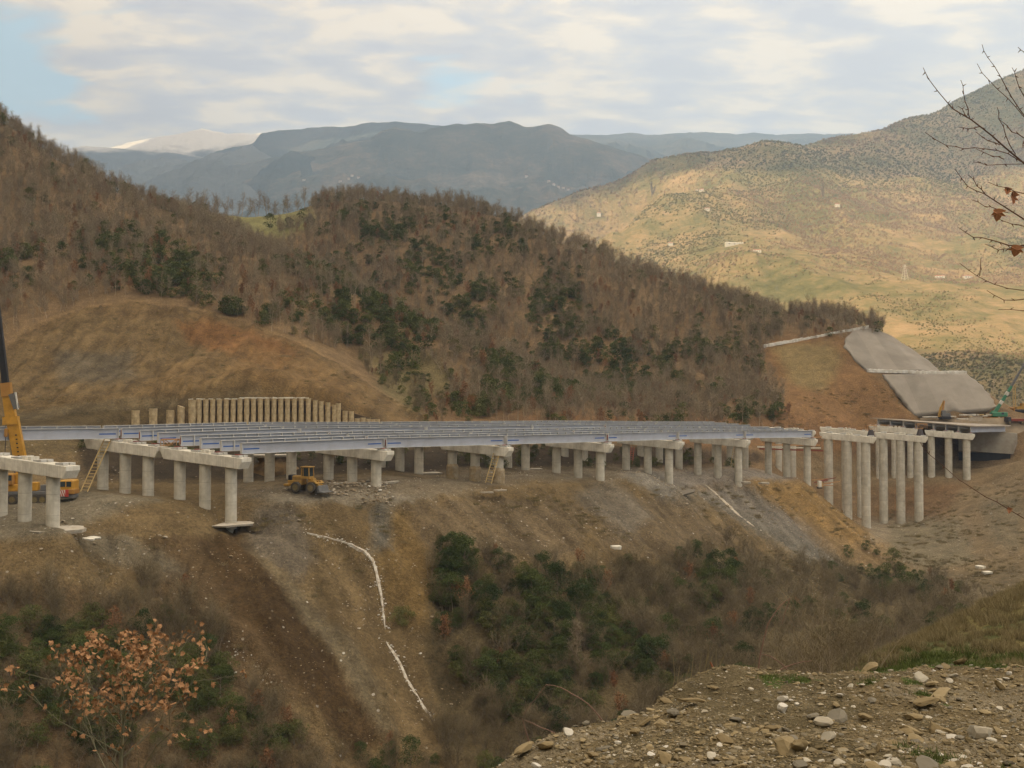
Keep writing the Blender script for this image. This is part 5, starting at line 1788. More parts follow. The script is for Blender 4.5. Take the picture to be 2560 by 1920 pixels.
ribbon('white_runnel', [h[0] for h in HITS['runnel1']], .7, .18, 'long white streak of spilt concrete winding down the gully from the bench', 'concrete spill', M_SPILL, 1)
ribbon('white_runnel', [h[0] for h in HITS['runnel2']], .45, .15, 'lower broken white streak of spilt concrete at the foot of the gully', 'concrete spill', M_SPILL, 2)
ribbon('white_runnel', [h[0] for h in HITS['runnel3']], .75, .2, 'straight pale streak running down the slope right of the cut-off columns', 'concrete spill', mat('dry pale spill', (.46, .40, .31), .9, .15, 1), 3)
ribbon('concrete_ditch', [at(1908, 868, 373) + Vector((0, 0, .5)), at(1960, 858, 374) + Vector((0, 0, .5)), at(2040, 845, 377) + Vector((0, 0, .5)), at(2110, 832, 380) + Vector((0, 0, .6)), at(2172, 821, 383) + Vector((0, 0, .8))], 1.1, .4, 'white ditch line running up the top edge of the right cut', 'ditch', M_WHITE, 4, taper=False)
ribbon('concrete_ditch', [at(2166, 930, 354) + Vector((0, 0, .7)), at(2260, 933, 353.5) + Vector((0, 0, .7)), at(2350, 936, 352) + Vector((0, 0, .7)), at(2416, 934, 352) + Vector((0, 0, .7))], 1.3, .4, 'white ditch along the berm between the two lined slopes', 'ditch', M_WHITE, 5, taper=False)
ribbon('white_runnel', [at(650, 862, 282) + Vector((0, 0, .9)), at(664, 880, 277) + Vector((0, 0, .9)), at(676, 888, 275) + Vector((0, 0, .9))], .5, .35, 'short white streak high on the brown cut', 'concrete spill', M_WHITE, 6)
ribbon('white_runnel', [at(617, 942, 252) + Vector((0, 0, .7)), at(630, 954, 249) + Vector((0, 0, .7))], .4, .3, 'short white streak low on the brown cut', 'concrete spill', M_WHITE, 7)
# ------------------------------------------------------------------ houses and masts on the far slopes
M_WALL = mat('whitewashed wall', (.62, .58, .50), .9, .08, .5)
M_ROOF = mat('clay tile roof', (.36, .17, .10), .9, .15, 1)
M_WIN = mat('dark window', (.05, .05, .06), .4, .1, 1)
hrr = random.Random(3)
hl = ['white house by a field on the shaded lower left of the right mountain', 'white house on a ledge of the right mountain, above the woods', 'small white house beside the tall pale poplar on the sunlit slope', 'very long pale farm shed on the valley floor of the sunlit slope',
      'wide white house just below the long farm shed', 'white house left of the long farm shed', 'white house between the ledge house and the long shed', 'pale building at the right behind the bare branches', 'second pale building at the far right behind the bare branches']
for k, (loc, nrm) in enumerate(HITS['houses']):
    if loc is None:
        continue
    dist = loc.length
    sz = dist / 2560 * (10 if k < 9 else 6)
    w, d, h = sz * hrr.uniform(.9, 1.2), sz * .7, sz * .55
    if k == 3: w, h = sz * 4.5, sz * .5
    if k in (4, 7, 8): w *= 1.9
    lab = hl[k] if k < 9 else 'small pale house of the far village in the valley gap' if k < 14 else 'tiny white house on the hazy mountain side'
    if k == 10 or k >= 14:
        lab = 'tiny white house among others on the hazy far slopes'
    r_ = empty('house', loc, hrr.uniform(-.3, .3), lab, 'house', 'houses on the far slopes')
    MB().box((0, 0, h / 2 - 2), (w, d, h + 4)).build('wall', M_WALL, r_)
    m = MB()
    m.add([(-w * .54, -d * .56, h), (w * .54, -d * .56, h), (w * .54, d * .56, h), (-w * .54, d * .56, h), (-w * .5, 0, h + d * .3), (w * .5, 0, h + d * .3)], [(0, 1, 5, 4), (2, 3, 4, 5), (0, 4, 3), (1, 2, 5), (3, 2, 1, 0)])
    m.build('roof', M_ROOF if k != 3 else M_WALL, r_)
    for q in range(3 if k < 9 else 2):
        MB().box((w * (-.3 + .3 * q), -d / 2 - .04, h * .5), (w * .1, .1, h * .3)).build('window', M_WIN, r_)
for k, (loc, nrm) in enumerate(HITS['pylons']):
    if loc is None:
        continue
    s_ = loc.length / 2560
    if k == 0:
        r_ = empty('power_pylon', loc, .4, 'pale lattice power pylon on the sunlit slope at the right', 'pylon')
        h = 36 * s_
        m = MB()
        b0, t0 = 6 * s_, 1.2 * s_
        for sx in (-1, 1):
            for sy in (-1, 1):
                m.bar((sx * b0, sy * b0, -4), (sx * t0, sy * t0, h), .5 * s_, .5 * s_)
        for q in range(6):
            z0, z1 = h * q / 6, h * (q + 1) / 6
            a0_, a1_ = b0 + (t0 - b0) * q / 6, b0 + (t0 - b0) * (q + 1) / 6
            for sy in (-1, 1):
                m.bar((-a0_, sy * a0_, z0), (a1_, sy * a1_, z1), .3 * s_, .3 * s_)
                m.bar((a0_, sy * a0_, z0), (-a1_, sy * a1_, z1), .3 * s_, .3 * s_)
        m.build('lattice_mast', M_WALL, r_)
        MB().bar((-8 * s_, 0, h * .9), (8 * s_, 0, h * .9), .5 * s_, .8 * s_).build('cross_arm', M_WALL, r_)
    else:
        h = (34 if k == 1 else 36) * s_
        sk = skeleton(gF, h, 12, lean=.0, spread=.10, first=.08, rad=.7)
        r_ = empty('poplar_tree', loc, 0, ('slim pale poplar standing in the shade left of the sunlit slope', 'tall pale poplar standing on the sunlit slope')[k - 1], 'tree')
        skin(sk, 5).build('trunk', M_BARK, r_)
        tri_or_quad('crown', twigs(sk, gF, 260, h * .08, h * .2, .9, up=2.0), M_TWIG, link=True, parent=r_)
# ------------------------------------------------------------------ yellow mobile crane at the left
M_YEL = mat('crane yellow paint', (.50, .26, .03), .45, .10, 1.5, spec=.5, dirt=(.25, .13, .03), dscale=1.0, damt=.5)
M_ORG = mat('orange paint', (.36, .19, .05), .5, .10, 2, dirt=(.28, .12, .03), dscale=1.0, damt=.5)
M_BLK = mat('black grease', (.022, .022, .026), .5, .2, 2)
M_TYRE = mat('dusty tyre', (.085, .075, .062), .95, .2, 4, bump=.4, bscale=12)
M_RIM = mat('dusty rim', (.20, .16, .075), .7, .2, 4)
M_GREYM = mat('grey machine steel', (.13, .13, .13), .6, .2, 2)
M_GLASS = mat('cab window', (.03, .04, .045), .15, .1, 1, spec=.6)
M_RED = mat('warning red', (.40, .05, .04), .5, .1, 2)
def wheel(parent, c, r, w, axis=(0, 1, 0)):
    c, ax = Vector(c), Vector(axis).normalized()
    m = MB()
    n = 22
    e = bpy.data.objects.new('wheel', None)
    u_ = Vector((0, 0, 1))
    v_ = ax.cross(u_)
    prof = [(-w / 2, r * .58), (-w / 2, r * .9), (-w * .36, r), (w * .36, r), (w / 2, r * .9), (w / 2, r * .58)]
    vs_, fs = [], []
    for i in range(n):
        a = 2 * math.pi * i / n
        for k, (y, q) in enumerate(prof):
            lug = 1.0 if k not in (2, 3) or i % 2 else .955
            vs_.append(c + ax * y + (u_ * math.cos(a) + v_ * math.sin(a)) * q * lug)
    for i in range(n):
        j = (i + 1) % n
        for k in range(5):
            fs.append((i * 6 + k, i * 6 + k + 1, j * 6 + k + 1, j * 6 + k))
    m.add(vs_, fs)
    ty = m.build('wheel', M_TYRE, parent)
    m = MB()
    m.cyl(c - ax * w * .38, c + ax * w * .38, r * .6, n=18)
    m.cyl(c - ax * w * .5, c - ax * w * .3, r * .22, n=10)
    m.build('rim', M_RIM, ty)
    return ty
K = 16.2
cr = empty('mobile_crane', at(60, 1260, 158), .06, 'yellow mobile crane with raised black-tipped boom behind the leftmost pier', 'mobile crane')
def cx(px): return (px - 60) / K
def cz(py): return (1260 - py) / K
m = MB(); m.box((cx(76), 0, 1.2), (13.6, 2.3, .5), bev=.06); m.build('chassis', M_GREYM, cr)
m = MB(); m.box((cx(70), 0, 1.75), (10.5, 2.6, .55), bev=.08); m.build('deck', M_GREYM, cr)
for ax_ in (-22, -2, 39, 93, 112):
    for sy in (-1.05, 1.05):
        wheel(cr, (cx(ax_), sy, .78), .80, .55)
m = MB(); m.box((cx(170), 0, 2.75), (2.1, 2.5, 1.9), bev=.15); m.build('driver_cab', M_YEL, cr)
MB().box((cx(160), -1.27, 3.1), (.9, .04, .8)).build('side_window', M_GLASS, cr)
MB().box((cx(176), -1.27, 3.1), (.7, .04, .8)).build('side_window', M_GLASS, cr)
m = MB(); m.box((cx(176), 0, 1.95), (1.5, 2.6, .8), bev=.1); m.build('front_bumper', M_ORG, cr)
# red and white chevron board
bd = MB().box((cx(161), -1.42, 1.75), (1.15, .05, 1.0)).build('warning_board', M_WHITE, cr)
m = MB()
for q in range(-1, 4):
    x0 = cx(161) - .575 + q * .32
    pts_ = [(x0, 1.25), (x0 + .16, 1.25), (x0 - .34 + .16, 2.25), (x0 - .34, 2.25)]
    lo, hi_ = cx(161) - .575, cx(161) + .575
    cl = [(min(max(x, lo), hi_), z) for x, z in pts_]
    m.add([(x, -1.45, z) for x, z in cl], [(0, 1, 2, 3)])
m.build('red_stripes', M_RED, bd)
MB().box((cx(167) + .35, -1.45, 1.75), (.5, .08, 1.1), bev=.02).build('red_panel', M_RED, cr)
MB().box((cx(24), -1.3, 1.25), (.65, .5, 1.6), bev=.05).build('outrigger', M_RED, cr)
MB().box((cx(-30), -1.3, 1.25), (.65, .5, 1.6), bev=.05).build('outrigger', M_RED, cr)
MB().box((cx(90), -.5, 2.75), (.95, 1.2, 1.3), bev=.06).build('engine_box', M_YEL, cr)
MB().box((cx(124), .2, 2.5), (2.6, 1.6, .9), bev=.06).build('equipment_box', M_GREYM, cr)
m = MB(); m.box((cx(32), 0, 2.55), (3.8, 2.5, 1.1), bev=.1); m.box((cx(28), .3, 3.9), (3.0, 1.7, 1.7), bev=.12); m.build('turret', M_YEL, cr)
m = MB(); m.box((cx(30), -1.0, 3.85), (1.5, 1.0, 1.7), bev=.12); m.build('operator_cab', M_ORG, cr)
MB().box((cx(31), -1.52, 4.1), (1.0, .04, .8)).build('cab_window', M_GLASS, cr)
MB().cyl((cx(30), 0, 1.9), (cx(30), 0, 2.2), 1.2, n=20).build('slew_ring', M_BLK, cr)
MB().box((cx(2), .4, 3.2), (1.6, 2.2, 1.6), bev=.08).build('counterweight', M_GREYM, cr)
def bm(p0, p1, w0, w1, nm, mt, par=cr, d=.9):
    a, b = Vector((cx(p0[0]), 0, cz(p0[1]))), Vector((cx(p1[0]), 0, cz(p1[1])))
    return MB().bar(a, b, d, w0, d * .85, w1, up=(1, 0, .2)).build(nm, mt, par)
bm((60, 1200), (31, 1052), 1.75, 1.75, 'boom_base', M_YEL)
bm((29, 1056), (12, 962), 1.6, 1.25, 'boom_section', M_YEL, d=.8)
bm((13, 966), (-14, 740), .95, .75, 'boom_extension', M_BLK, d=.65)
bm((-14, 742), (-44, 500), .70, .5, 'boom_extension', M_GREYM, d=.5)
bm((17, 992), (13, 958), 1.45, 1.45, 'boom_collar', M_ORG, d=1.0)
bm((27, 1062), (26, 1042), 2.2, 2.2, 'boom_collar', M_YEL, d=1.1)
bm((40, 1188), (24, 1075), .42, .42, 'lift_cylinder', M_GREYM, d=.4)
m = MB(); m.bar((cx(31), -.6, cz(985)), (cx(44), -.6, cz(1022)), .3, .9, up=(1, 0, .2)); m.build('winch', M_GREYM, cr)
m = MB(); m.bar((cx(41), -.66, cz(981)), (cx(48), -.66, cz(1024)), .2, .18, up=(1, 0, .2)); m.build('guard_rail', M_WHITE, cr)
m = MB()
for q in range(7):
    f = q / 6
    px_, py_ = 44 + (36 - 44) * f + 6, 1150 - f * 62
    m.box((cx(px_), -.47, cz(py_)), (.28, .03, .18))
m.build('boom_markings', M_BLK, cr)
MB().cyl((cx(20), -.8, cz(1062)), (cx(17), -.8, cz(1175)), .05, n=6).build('hoist_rope', M_BLK, cr)
MB().box((cx(20), -.8, cz(1082)), (.5, .35, 1.3), bev=.1).build('hook_block', M_ORG, cr)
# ------------------------------------------------------------------ wheel loader
lo_ = empty('wheel_loader', at(768, 1231, 172), -.38, 'dusty yellow wheel loader standing on the bench beside a rubble heap', 'wheel loader')
M_LY = mat('dusty loader yellow', (.42, .24, .045), .6, .14, 2, dirt=(.22, .155, .07), dscale=1.2, damt=.7)
def lx(px): return (px - 768) / 14.4
m = MB(); m.box((-2.0, 0, 1.65), (2.7, 1.7, .75), bev=.08); m.box((-1.6, 0, 2.35), (2.0, 1.35, .9), bev=.15); m.build('engine_hood', M_LY, lo_)
MB().box((-2.95, 0, 2.3), (.8, 1.5, 1.25), bev=.12).build('radiator_grille', M_BLK, lo_)
m = MB(); m.box((-3.35, 0, 1.25), (1.1, 2.5, .38), bev=.08); m.build('counterweight', M_LY, lo_)
m = MB(); m.box((1.45, 0, 1.35), (2.2, 1.2, .8), bev=.08); m.box((1.0, 0, 1.95), (1.2, 1.3, .9), taper=.7); m.build('front_frame', M_LY, lo_)
cb = MB()
for sx in (-.75, .75):
    for sy in (-.7, .7):
        cb.bar((.05 + sx, sy, 2.4), (.05 + sx * .9, sy * .95, 4.2), .16, .16)
cb.box((.05, 0, 2.5), (1.7, 1.6, .45), bev=.05)
cb.build('cab_frame', M_LY, lo_)
MB().box((.05, 0, 4.28), (1.85, 1.75, .2), bev=.06).build('cab_roof', M_LY, lo_)
MB().box((.05, 0, 3.4), (1.38, 1.3, 1.4)).build('cab_glass', M_GLASS, lo_)
MB().box((-.35, -.72, 3.3), (.12, .08, 1.6)).build('door_post', M_LY, lo_)
MB().cyl((-1.3, .35, 2.7), (-1.3, .35, 3.7), .09, n=8).build('exhaust', M_BLK, lo_)
for x in (-1.45, 1.5):
    for sy in (-1.15, 1.15):
        wheel(lo_, (x, sy, .93), .93, .62)
for sy in (-.55, .55):
    m = MB(); m.bar((.9, sy, 2.2), (3.0, sy, .9), .2, .42); m.build('lift_arm', M_LY, lo_)
m = MB()
m.prism([(2.9, .1), (4.1, .12), (4.15, .2), (3.3, .35), (3.05, 1.2), (2.95, 1.3), (2.75, .7)], -1.45, 1.45, Matrix.Identity(4))
m.build('bucket', M_GREYM, lo_)
m = MB()
for sy in (-.9, .9):
    m.prism([(.75, 1.7), (1.0, 2.0), (2.1, 2.0), (2.5, 1.6), (2.4, 1.55), (2.05, 1.88), (1.05, 1.88)], sy - .32, sy + .32, Matrix.Identity(4))
m.build('mudguards', M_LY, lo_)
# rubble heap to its right, under the pier slab
M_ROCKB = leafmat('rubble stone', [(0, (.21, .155, .09)), (.5, (.30, .235, .15)), (.85, (.40, .35, .27)), (1, (.58, .55, .50))])
# ------------------------------------------------------------------ stones
def stone_mesh(name, g, mt, flat=.6, sub=2):
    import bmesh
    b = bmesh.new()
    bmesh.ops.create_icosphere(b, subdivisions=sub, radius=.5)
    pl = [(Vector(v), float(g.uniform(.22, .40))) for v in unit(8, g)]
    for v in b.verts:
        for nn, dd in pl:
            k = v.co.dot(nn) - dd
            if k > 0:
                v.co -= nn * k
        v.co += Vector(g.normal(size=3)) * .012
        v.co.z *= flat
        v.co.x *= 1.15
    me = bpy.data.meshes.new(name)
    b.to_mesh(me)
    b.free()
    me.materials.append(mt)
    return bpy.data.objects.new(name, me)
gS = np.random.default_rng(41)
M_ST1 = leafmat('mound stone', [(0, (.085, .065, .033)), (.35, (.135, .105, .055)), (.6, (.18, .142, .077)), (.78, (.16, .135, .09)), (.90, (.25, .20, .12)), (.97, (.30, .26, .18)), (1, (.52, .48, .40))])
M_STW = leafmat('white limestone', [(0, (.30, .26, .19)), (.5, (.42, .385, .31)), (1, (.56, .53, .47))])
M_STG = leafmat('grey stone', [(0, (.125, .11, .08)), (1, (.19, .17, .13))])
M_STT = leafmat('tan flagstone', [(0, (.15, .112, .058)), (.6, (.215, .165, .088)), (1, (.29, .23, .13))])
SP_ = [stone_mesh('stone', gS, M_ST1, f) for f in (.5, .62, .35, .7, .28, .55)]
SPW = [stone_mesh('stone', gS, M_STW, f) for f in (.6, .75, .45)]
SPG = [stone_mesh('stone', gS, M_STG, f) for f in (.5, .6)]
SPT = [stone_mesh('stone', gS, M_STT, f) for f in (.3, .22, .4, .5)]
# pebbles of the mound: nobody could count them
n = 85000
Y = 4.2 * (15 / 4.2) ** gS.random(n)
X = gS.uniform(-.12, .6, n) * Y
Z = HM(X, Y)
s = .010 * (1 / (1 - gS.random(n) * .985)) ** .46
pk = gS.choice(7, n, p=[.2, .2, .2, .2, .13, .04, .03])
k = s < .12
X, Y, Z, s, pk = X[k], Y[k], Z[k], s[k], pk[k]
stuff_object('gravel', np.stack([X, Y, Z + s * .08], 1), gS.uniform(0, 6, len(X)), s, pk, [(a,) for a in SP_[:4]] + [(SPT[0],), (SPW[0],), (SPG[0],)], 'loose gravel and small stones covering the mound', 'gravel')
def put_stone(src, X_, Y_, sz, label, group, rz=None, tilt=(0, 0), Hf=HM, sink=.22, name='stone', st=(1, 1, 1)):
    z = float(Hf(X_, Y_))
    o = src.copy()
    o.name = name
    COL.objects.link(o)
    o.location = (X_, Y_, z + sz * sink)
    o.rotation_euler = (tilt[0], tilt[1], rz if rz is not None else random.uniform(0, 6.28))
    o.scale = (sz * st[0], sz * st[1], sz * st[2])
    return tag(o, label, 'stone', group)
def on_mound(px, py):
    d = at(px, py, 1.0)
    y = 4.0
    for _ in range(900):
        p = d * y
        if p.z < float(HM0(p.x, p.y)):
            return p.x, p.y
        y += .012
    return None
NAMED = [(1995,1617,62,0,SPT,'large tan stone slab on the mound crest beside its highest part'),(1875,1632,38,1,SPT,'tan stone left of the large slab on the mound crest'),
 (2090,1790,60,0,SPG,'dark grey elongated stone with white crust in the middle of the mound'),(1958,1772,34,1,SPW,'upright white stone in the middle of the mound'),(2055,1800,44,2,SPW,'slender leaning white stone below the crusted grey one'),
 (1960,1870,72,3,SPT,'biggest boulder of the mound, tan with a pale patch, near the bottom edge'),(2000,1905,44,0,SPG,'dark stone at the foot of the biggest boulder'),(2385,1835,40,0,SPW,'pale pointed stone at the right of the mound'),
 (2450,1835,58,1,SPW,'broad cream stone near the right edge'),(2480,1850,36,2,SPW,'white flaky stone touching the broad cream stone'),(1778,1895,30,0,SPW,'white round stone at the bottom centre of the mound'),
 (1510,1850,36,0,SPG,'square grey-green stone in the left part of the mound'),(1310,1880,60,0,SPT,'long flat tan stone at the lower left edge of the mound'),(1365,1858,44,2,SPT,'flat tan stone on the left crest, right of the long one'),
 (1420,1832,34,0,SPW,'white stone on the left crest of the mound'),(1350,1850,28,0,SPG,'grey striped stone on the left crest'),(1425,1818,40,2,SPT,'thick tan stone standing on the left crest'),(1450,1812,32,3,SPT,'upright tan slab on the left crest'),
 (1590,1820,30,3,SPT,'orange-tan stone below the crest in the left part'),(2310,1770,60,0,SPT,'big flat tan slab in the right middle of the mound'),(2350,1745,64,1,SPT,'long tilted brown slab in the right middle of the mound'),
 (2285,1800,46,2,SPT,'triangular tan stone under the big flat slab'),(2230,1890,40,1,SPW,'white stone at the bottom right of the mound'),(2165,1785,34,2,SPT,'small tan flagstone near the crusted grey stone'),
 (1725,1765,60,1,SPT,'flat brown slab on the crest at the left of the mound top'),(1680,1780,40,0,SPG,'grey stone beside the flat brown slab on the crest'),(1480,1905,50,1,SPT,'wide flat stone at the very bottom left'),(1340,1905,30,0,SPW,'white lump at the bottom left of the mound')]
for px_, py_, s_, i_, arr, lb in NAMED:
    q = on_mound(px_, py_)
    if q:
        d_m = q[1]
        put_stone(arr[i_ % len(arr)], q[0], q[1], s_ * 1.15 * d_m / 2560, lb, None, tilt=(random.uniform(-.2, .2), random.uniform(-.25, .25)), st=(1, .8, 1))
cnt = 0
tr_ = 0
while cnt < 268 and tr_ < 9000:
    tr_ += 1
    y = 4.8 * (12.5 / 4.8) ** gS.random()
    x = gS.uniform(-.08, .52) * y
    zz_ = float(HM(x, y))
    a, b = proj(x, y, zz_)
    if not (1250 < a < 2570 and b < 1930):
        continue
    sz = float(gS.uniform(.04, .09) * (1 + (gS.random() > .8) * gS.uniform(.2, 1.0)))
    r_ = gS.random()
    arr, lb = (SPW, 'small whitish stone lying among the gravel of the mound') if r_ < .14 else (SPG, 'small grey stone lying among the gravel of the mound') if r_ < .28 else (SPT, 'small tan stone lying among the gravel of the mound')
    put_stone(arr[int(gS.integers(len(arr)))], float(x), float(y), sz, lb, 'loose stones on the gravel mound', tilt=(float(gS.normal() * .3), float(gS.normal() * .3)))
    cnt += 1
# stones strewn over the fill slopes
gx0, gy0 = ts, ys
def sheet_z(X, Y):
    """height of the built sheet itself"""
    ti = np.clip((X / Y - ts[0]) / (ts[-1] - ts[0]) * (len(ts) - 1), 0, len(ts) - 1.001)
    yi = np.clip(np.log(Y / ys[0]) / np.log(ys[-1] / ys[0]) * (len(ys) - 1), 0, len(ys) - 1.001)
    a, b = ti.astype(int), yi.astype(int)
    fa, fb = ti - a, yi - b
    return (ZZ[b, a] * (1 - fa) + ZZ[b, a + 1] * fa) * (1 - fb) + (ZZ[b + 1, a] * (1 - fa) + ZZ[b + 1, a + 1] * fa) * fb
n = 60000
X, Y = gS.uniform(-85, 150, n), gS.uniform(120, 300, n)
Z = sheet_z(X, Y)
px, py = proj(X, Y, Z)
ok = inpoly(px, py, [(-60,1240),(180,1250),(579,1240),(700,1215),(1200,1180),(2020,1180),(2560,1180),(2560,1500),(2250,1480),(2050,1550),(1750,1560),(1300,1560),(1090,1840),(900,1900),(560,1700),(200,1480),(-60,1440)])
dens = np.clip(.30 + 1.3 * fbm(X / 7, Y / 10, 4, 971), 0.04, 1)
ok &= gS.random(n) < dens
X, Y, Z = X[ok], Y[ok], Z[ok]
s = .13 * (1 / (1 - gS.random(len(X)) * .995)) ** .40
s = np.minimum(s, .9)
M_SL = leafmat('slope stone', [(0, (.20, .15, .085)), (.45, (.28, .22, .145)), (.8, (.38, .33, .25)), (.93, (.48, .44, .37)), (1, (.66, .64, .60))])
sl_p = [(stone_mesh('stone', gS, M_SL, f, 1),) for f in (.5, .7, .4)]
stuff_object('stones', np.stack([X, Y, Z + s * .12], 1), gS.uniform(0, 6, len(X)), s, gS.integers(0, 3, len(X)), sl_p, 'stones strewn over the fill slopes and the bench', 'stones')
# rubble around the slab right of the loader and gravel cones
def heap(px0, px1, py0, py1, Yr, n, s0, s1, label):
    a = gS.uniform(0, 1, n)
    X, Y = [], []
    for k in range(n):
        p = at(px0 + (px1 - px0) * gS.random(), py0 + (py1 - py0) * gS.random(), gS.uniform(*Yr))
        X.append(p.x); Y.append(p.y)
    X, Y = np.array(X), np.array(Y)
    s = s0 * (s1 / s0) ** (gS.random(n) ** 2)
    stuff_object('rubble', np.stack([X, Y, sheet_z(X, Y) + s * .2], 1), gS.uniform(0, 6, n), s, gS.integers(0, 3, n), sl_p, label, 'rubble')
sw_p = [(stone_mesh('stone', gS, M_WHITE, f, 1),) for f in (.5, .7)]
def trail(keys_, per, wd, s0, s1, label):
    X, Y = [], []
    for key in keys_:
        P_ = [h[0] for h in HITS[key] if h[0] is not None]
        for a, b in zip(P_, P_[1:]):
            for _ in range(max(1, int((b - a).length * per))):
                f = gS.random()
                X.append(a.x + (b.x - a.x) * f + gS.normal() * wd)
                Y.append(a.y + (b.y - a.y) * f + gS.normal() * wd)
    X, Y = np.array(X), np.array(Y)
    n = len(X)
    s = s0 * (s1 / s0) ** (gS.random(n) ** 2)
    stuff_object('rubble', np.stack([X, Y, sheet_z(X, Y) + s * .15], 1), gS.uniform(0, 6, n), s, gS.integers(0, 2, n), sw_p, label, 'rubble')
trail(['runnel1', 'runnel2'], 9, .55, .08, .5, 'pale rubble strewn along the long white spill in the gully')
trail(['runnel3', 'slidetrack'], 5, .35, .08, .4, 'pale rubble along the straight streaks on the slopes')
heap(815, 985, 1210, 1240, (172, 180), 420, .2, .9, 'rubble heap beside the loader under the cracked slab')
heap(1540, 1720, 1180, 1240, (212, 232), 500, .15, .6, 'grey gravel cone below the cut-off columns')
heap(1860, 1990, 1200, 1225, (240, 252), 260, .15, .6, 'gravel at the slope edge near the last girder pier')
heap(150, 195, 1275, 1335, (140, 147), 120, .2, .8, 'rubble behind the right column of the leftmost pier')
heap(1050, 1300, 1225, 1250, (176, 186), 200, .12, .5, 'small rubble along the edge of the haul road')
# ------------------------------------------------------------------ machines and stores beyond the finished deck
M_GRN = mat('green crane paint', (.045, .20, .11), .5, .1, 2, dirt=(.08, .11, .07), dscale=1, damt=.4)
gc = empty('mobile_crane', at(2496, 1056, 334), 0, 'green mobile crane with long raised boom on the platform at the right', 'mobile crane')
MB().box((0, 0, 1.2), (8.5, 2.4, .7), bev=.08).build('chassis', M_YEL, gc)
for x in (-3.2, -1.8, 1.6, 3.0):
    for sy in (-1.05, 1.05):
        wheel(gc, (x, sy, .62), .62, .4)
for x in (-3.9, -1.2, 1.2, 3.6):
    MB().box((x, -1.3, 1.35), (.9, .1, .55)).build('marker_panel', M_ORG, gc)
m = MB(); m.box((.1, 0, 2.6), (5.0, 2.4, 1.5), bev=.2); m.box((-1.4, 0, 3.4), (2.2, 1.2, .9), taper=.6); m.build('turret', M_GRN, gc)
MB().box((.9, -1.22, 2.9), (.8, .05, .6)).build('cab_window', M_GLASS, gc)
MB().bar((-1.2, 0, 3.2), (4.4, 0, 11.8), .8, .95, .65, .75).build('boom_base', M_GRN, gc)
MB().bar((4.3, 0, 11.7), (9.5, 0, 20.5), .6, .68, .5, .5).build('boom_extension', M_GREYM, gc)
for q, nm in ((.38, 'white_band'), (.72, 'white_band')):
    p = Vector((-1.2, 0, 3.2)).lerp(Vector((4.4, 0, 11.8)), q)
    MB().bar(p - Vector((.35, 0, .55)), p + Vector((.35, 0, .55)), .86, .9).build(nm, M_WHITE, gc)
ex = empty('excavator', at(2350, 1048, 333.5), 0, 'small yellow excavator with its arm folded upright behind the finished deck', 'excavator')
MB().box((1.6, 0, .5), (3.4, 2.4, .9), bev=.2).build('track_frame', M_BLK, ex)
MB().box((1.7, 0, 1.5), (2.8, 2.2, 1.1), bev=.12).build('body', M_GREYM, ex)
MB().box((.9, -.6, 2.3), (1.2, .9, 1.2), bev=.1).build('cab', M_GREYM, ex)
MB().bar((-.4, 0, .8), (.4, 0, 4.0), .45, .75).build('boom', M_LY, ex)
MB().bar((.35, 0, 3.8), (1.35, 0, 6.1), .4, .6, .3, .3).build('boom', M_LY, ex)
MB().bar((1.3, -.3, 6.0), (.75, -.3, 1.7), .32, .45, .28, .32).build('stick', M_ORG, ex)
MB().bar((.75, -.3, 1.9), (.6, -.3, .7), .9, .5, .9, .8).build('bucket', M_WHITE, ex)
dz = empty('bulldozer', at(2550, 1032, 338), 0, 'yellow bulldozer at the right edge beyond the green crane', 'bulldozer')
MB().box((0, 0, .6), (4.4, 2.4, 1.1), bev=.25).build('tracks', M_BLK, dz)
MB().box((.2, 0, 1.5), (3.4, 1.6, 1.1), bev=.12).build('hood', M_LY, dz)
MB().box((1.0, 0, 2.6), (1.4, 1.5, 1.2), bev=.08).build('cab', M_LY, dz)
MB().box((-2.6, 0, .9), (.3, 3.2, 1.4), bev=.05).build('blade', M_ORG, dz)
dr = empty('drilling_rig', at(2536, 1030, 340), 0, 'drilling rig with upright tan mast near the right edge', 'drilling rig')
MB().box((0, 0, .8), (3.6, 2.2, 1.6), bev=.15).build('body', M_ORG, dr)
m = MB()
for sx in (-.35, .35):
    m.bar((sx, 0, 1.2), (sx, 0, 9.2), .14, .3)
for q in range(8):
    m.bar((-.35, 0, 1.5 + q), (.35, 0, 2.2 + q), .1, .1)
m.build('mast', M_WOOD, dr)
MB().box((-.9, 0, .3), (1.2, 2.6, .7), bev=.1).build('tracks', M_BLK, dr)
tk = empty('flatbed_truck', at(2545, 1060, 330), 0, 'rusty brown flatbed truck at the right edge beside the deck', 'truck')
MB().box((.6, 0, 1.3), (6.4, 2.3, .9), bev=.05).build('bed', M_RUST, tk)
MB().box((-3.3, 0, 1.5), (1.4, 2.2, 1.6), bev=.12).build('cab', M_DARK, tk)
MB().box((-3.4, -1.12, 1.9), (.8, .04, .5)).build('side_window', M_GLASS, tk)
for x in (-3.1, .9, 2.2):
    for sy in (-1, 1):
        wheel(tk, (x, sy, .5), .5, .35)
def deck_pt(px, py, Yd, dz_=0.0):
    p = at(px, py, Yd)
    return p + Vector((0, 0, dz_))
for k, (x0, x1, y_, Yd, lb) in enumerate([(2308, 2342, 1043, 334, 'leftmost white sheet lying on the platform behind the deck'), (2364, 2388, 1042, 334, 'white sheet pile right of the excavator'), (2394, 2422, 1048, 331, 'thin white sheet nearest the plank stack'), (2400, 2432, 1038, 334, 'pale sheets at the foot of the lined slope')]):
    a, b = deck_pt(x0, y_, Yd), deck_pt(x1, y_, Yd)
    o = MB().box(((b - a).x / 2, 0, .1), ((b - a).x, 1.6, .35), bev=.04).build('sheet_stack', M_WHITE)
    o.location = a
    tag(o, lb, 'sheet stack')
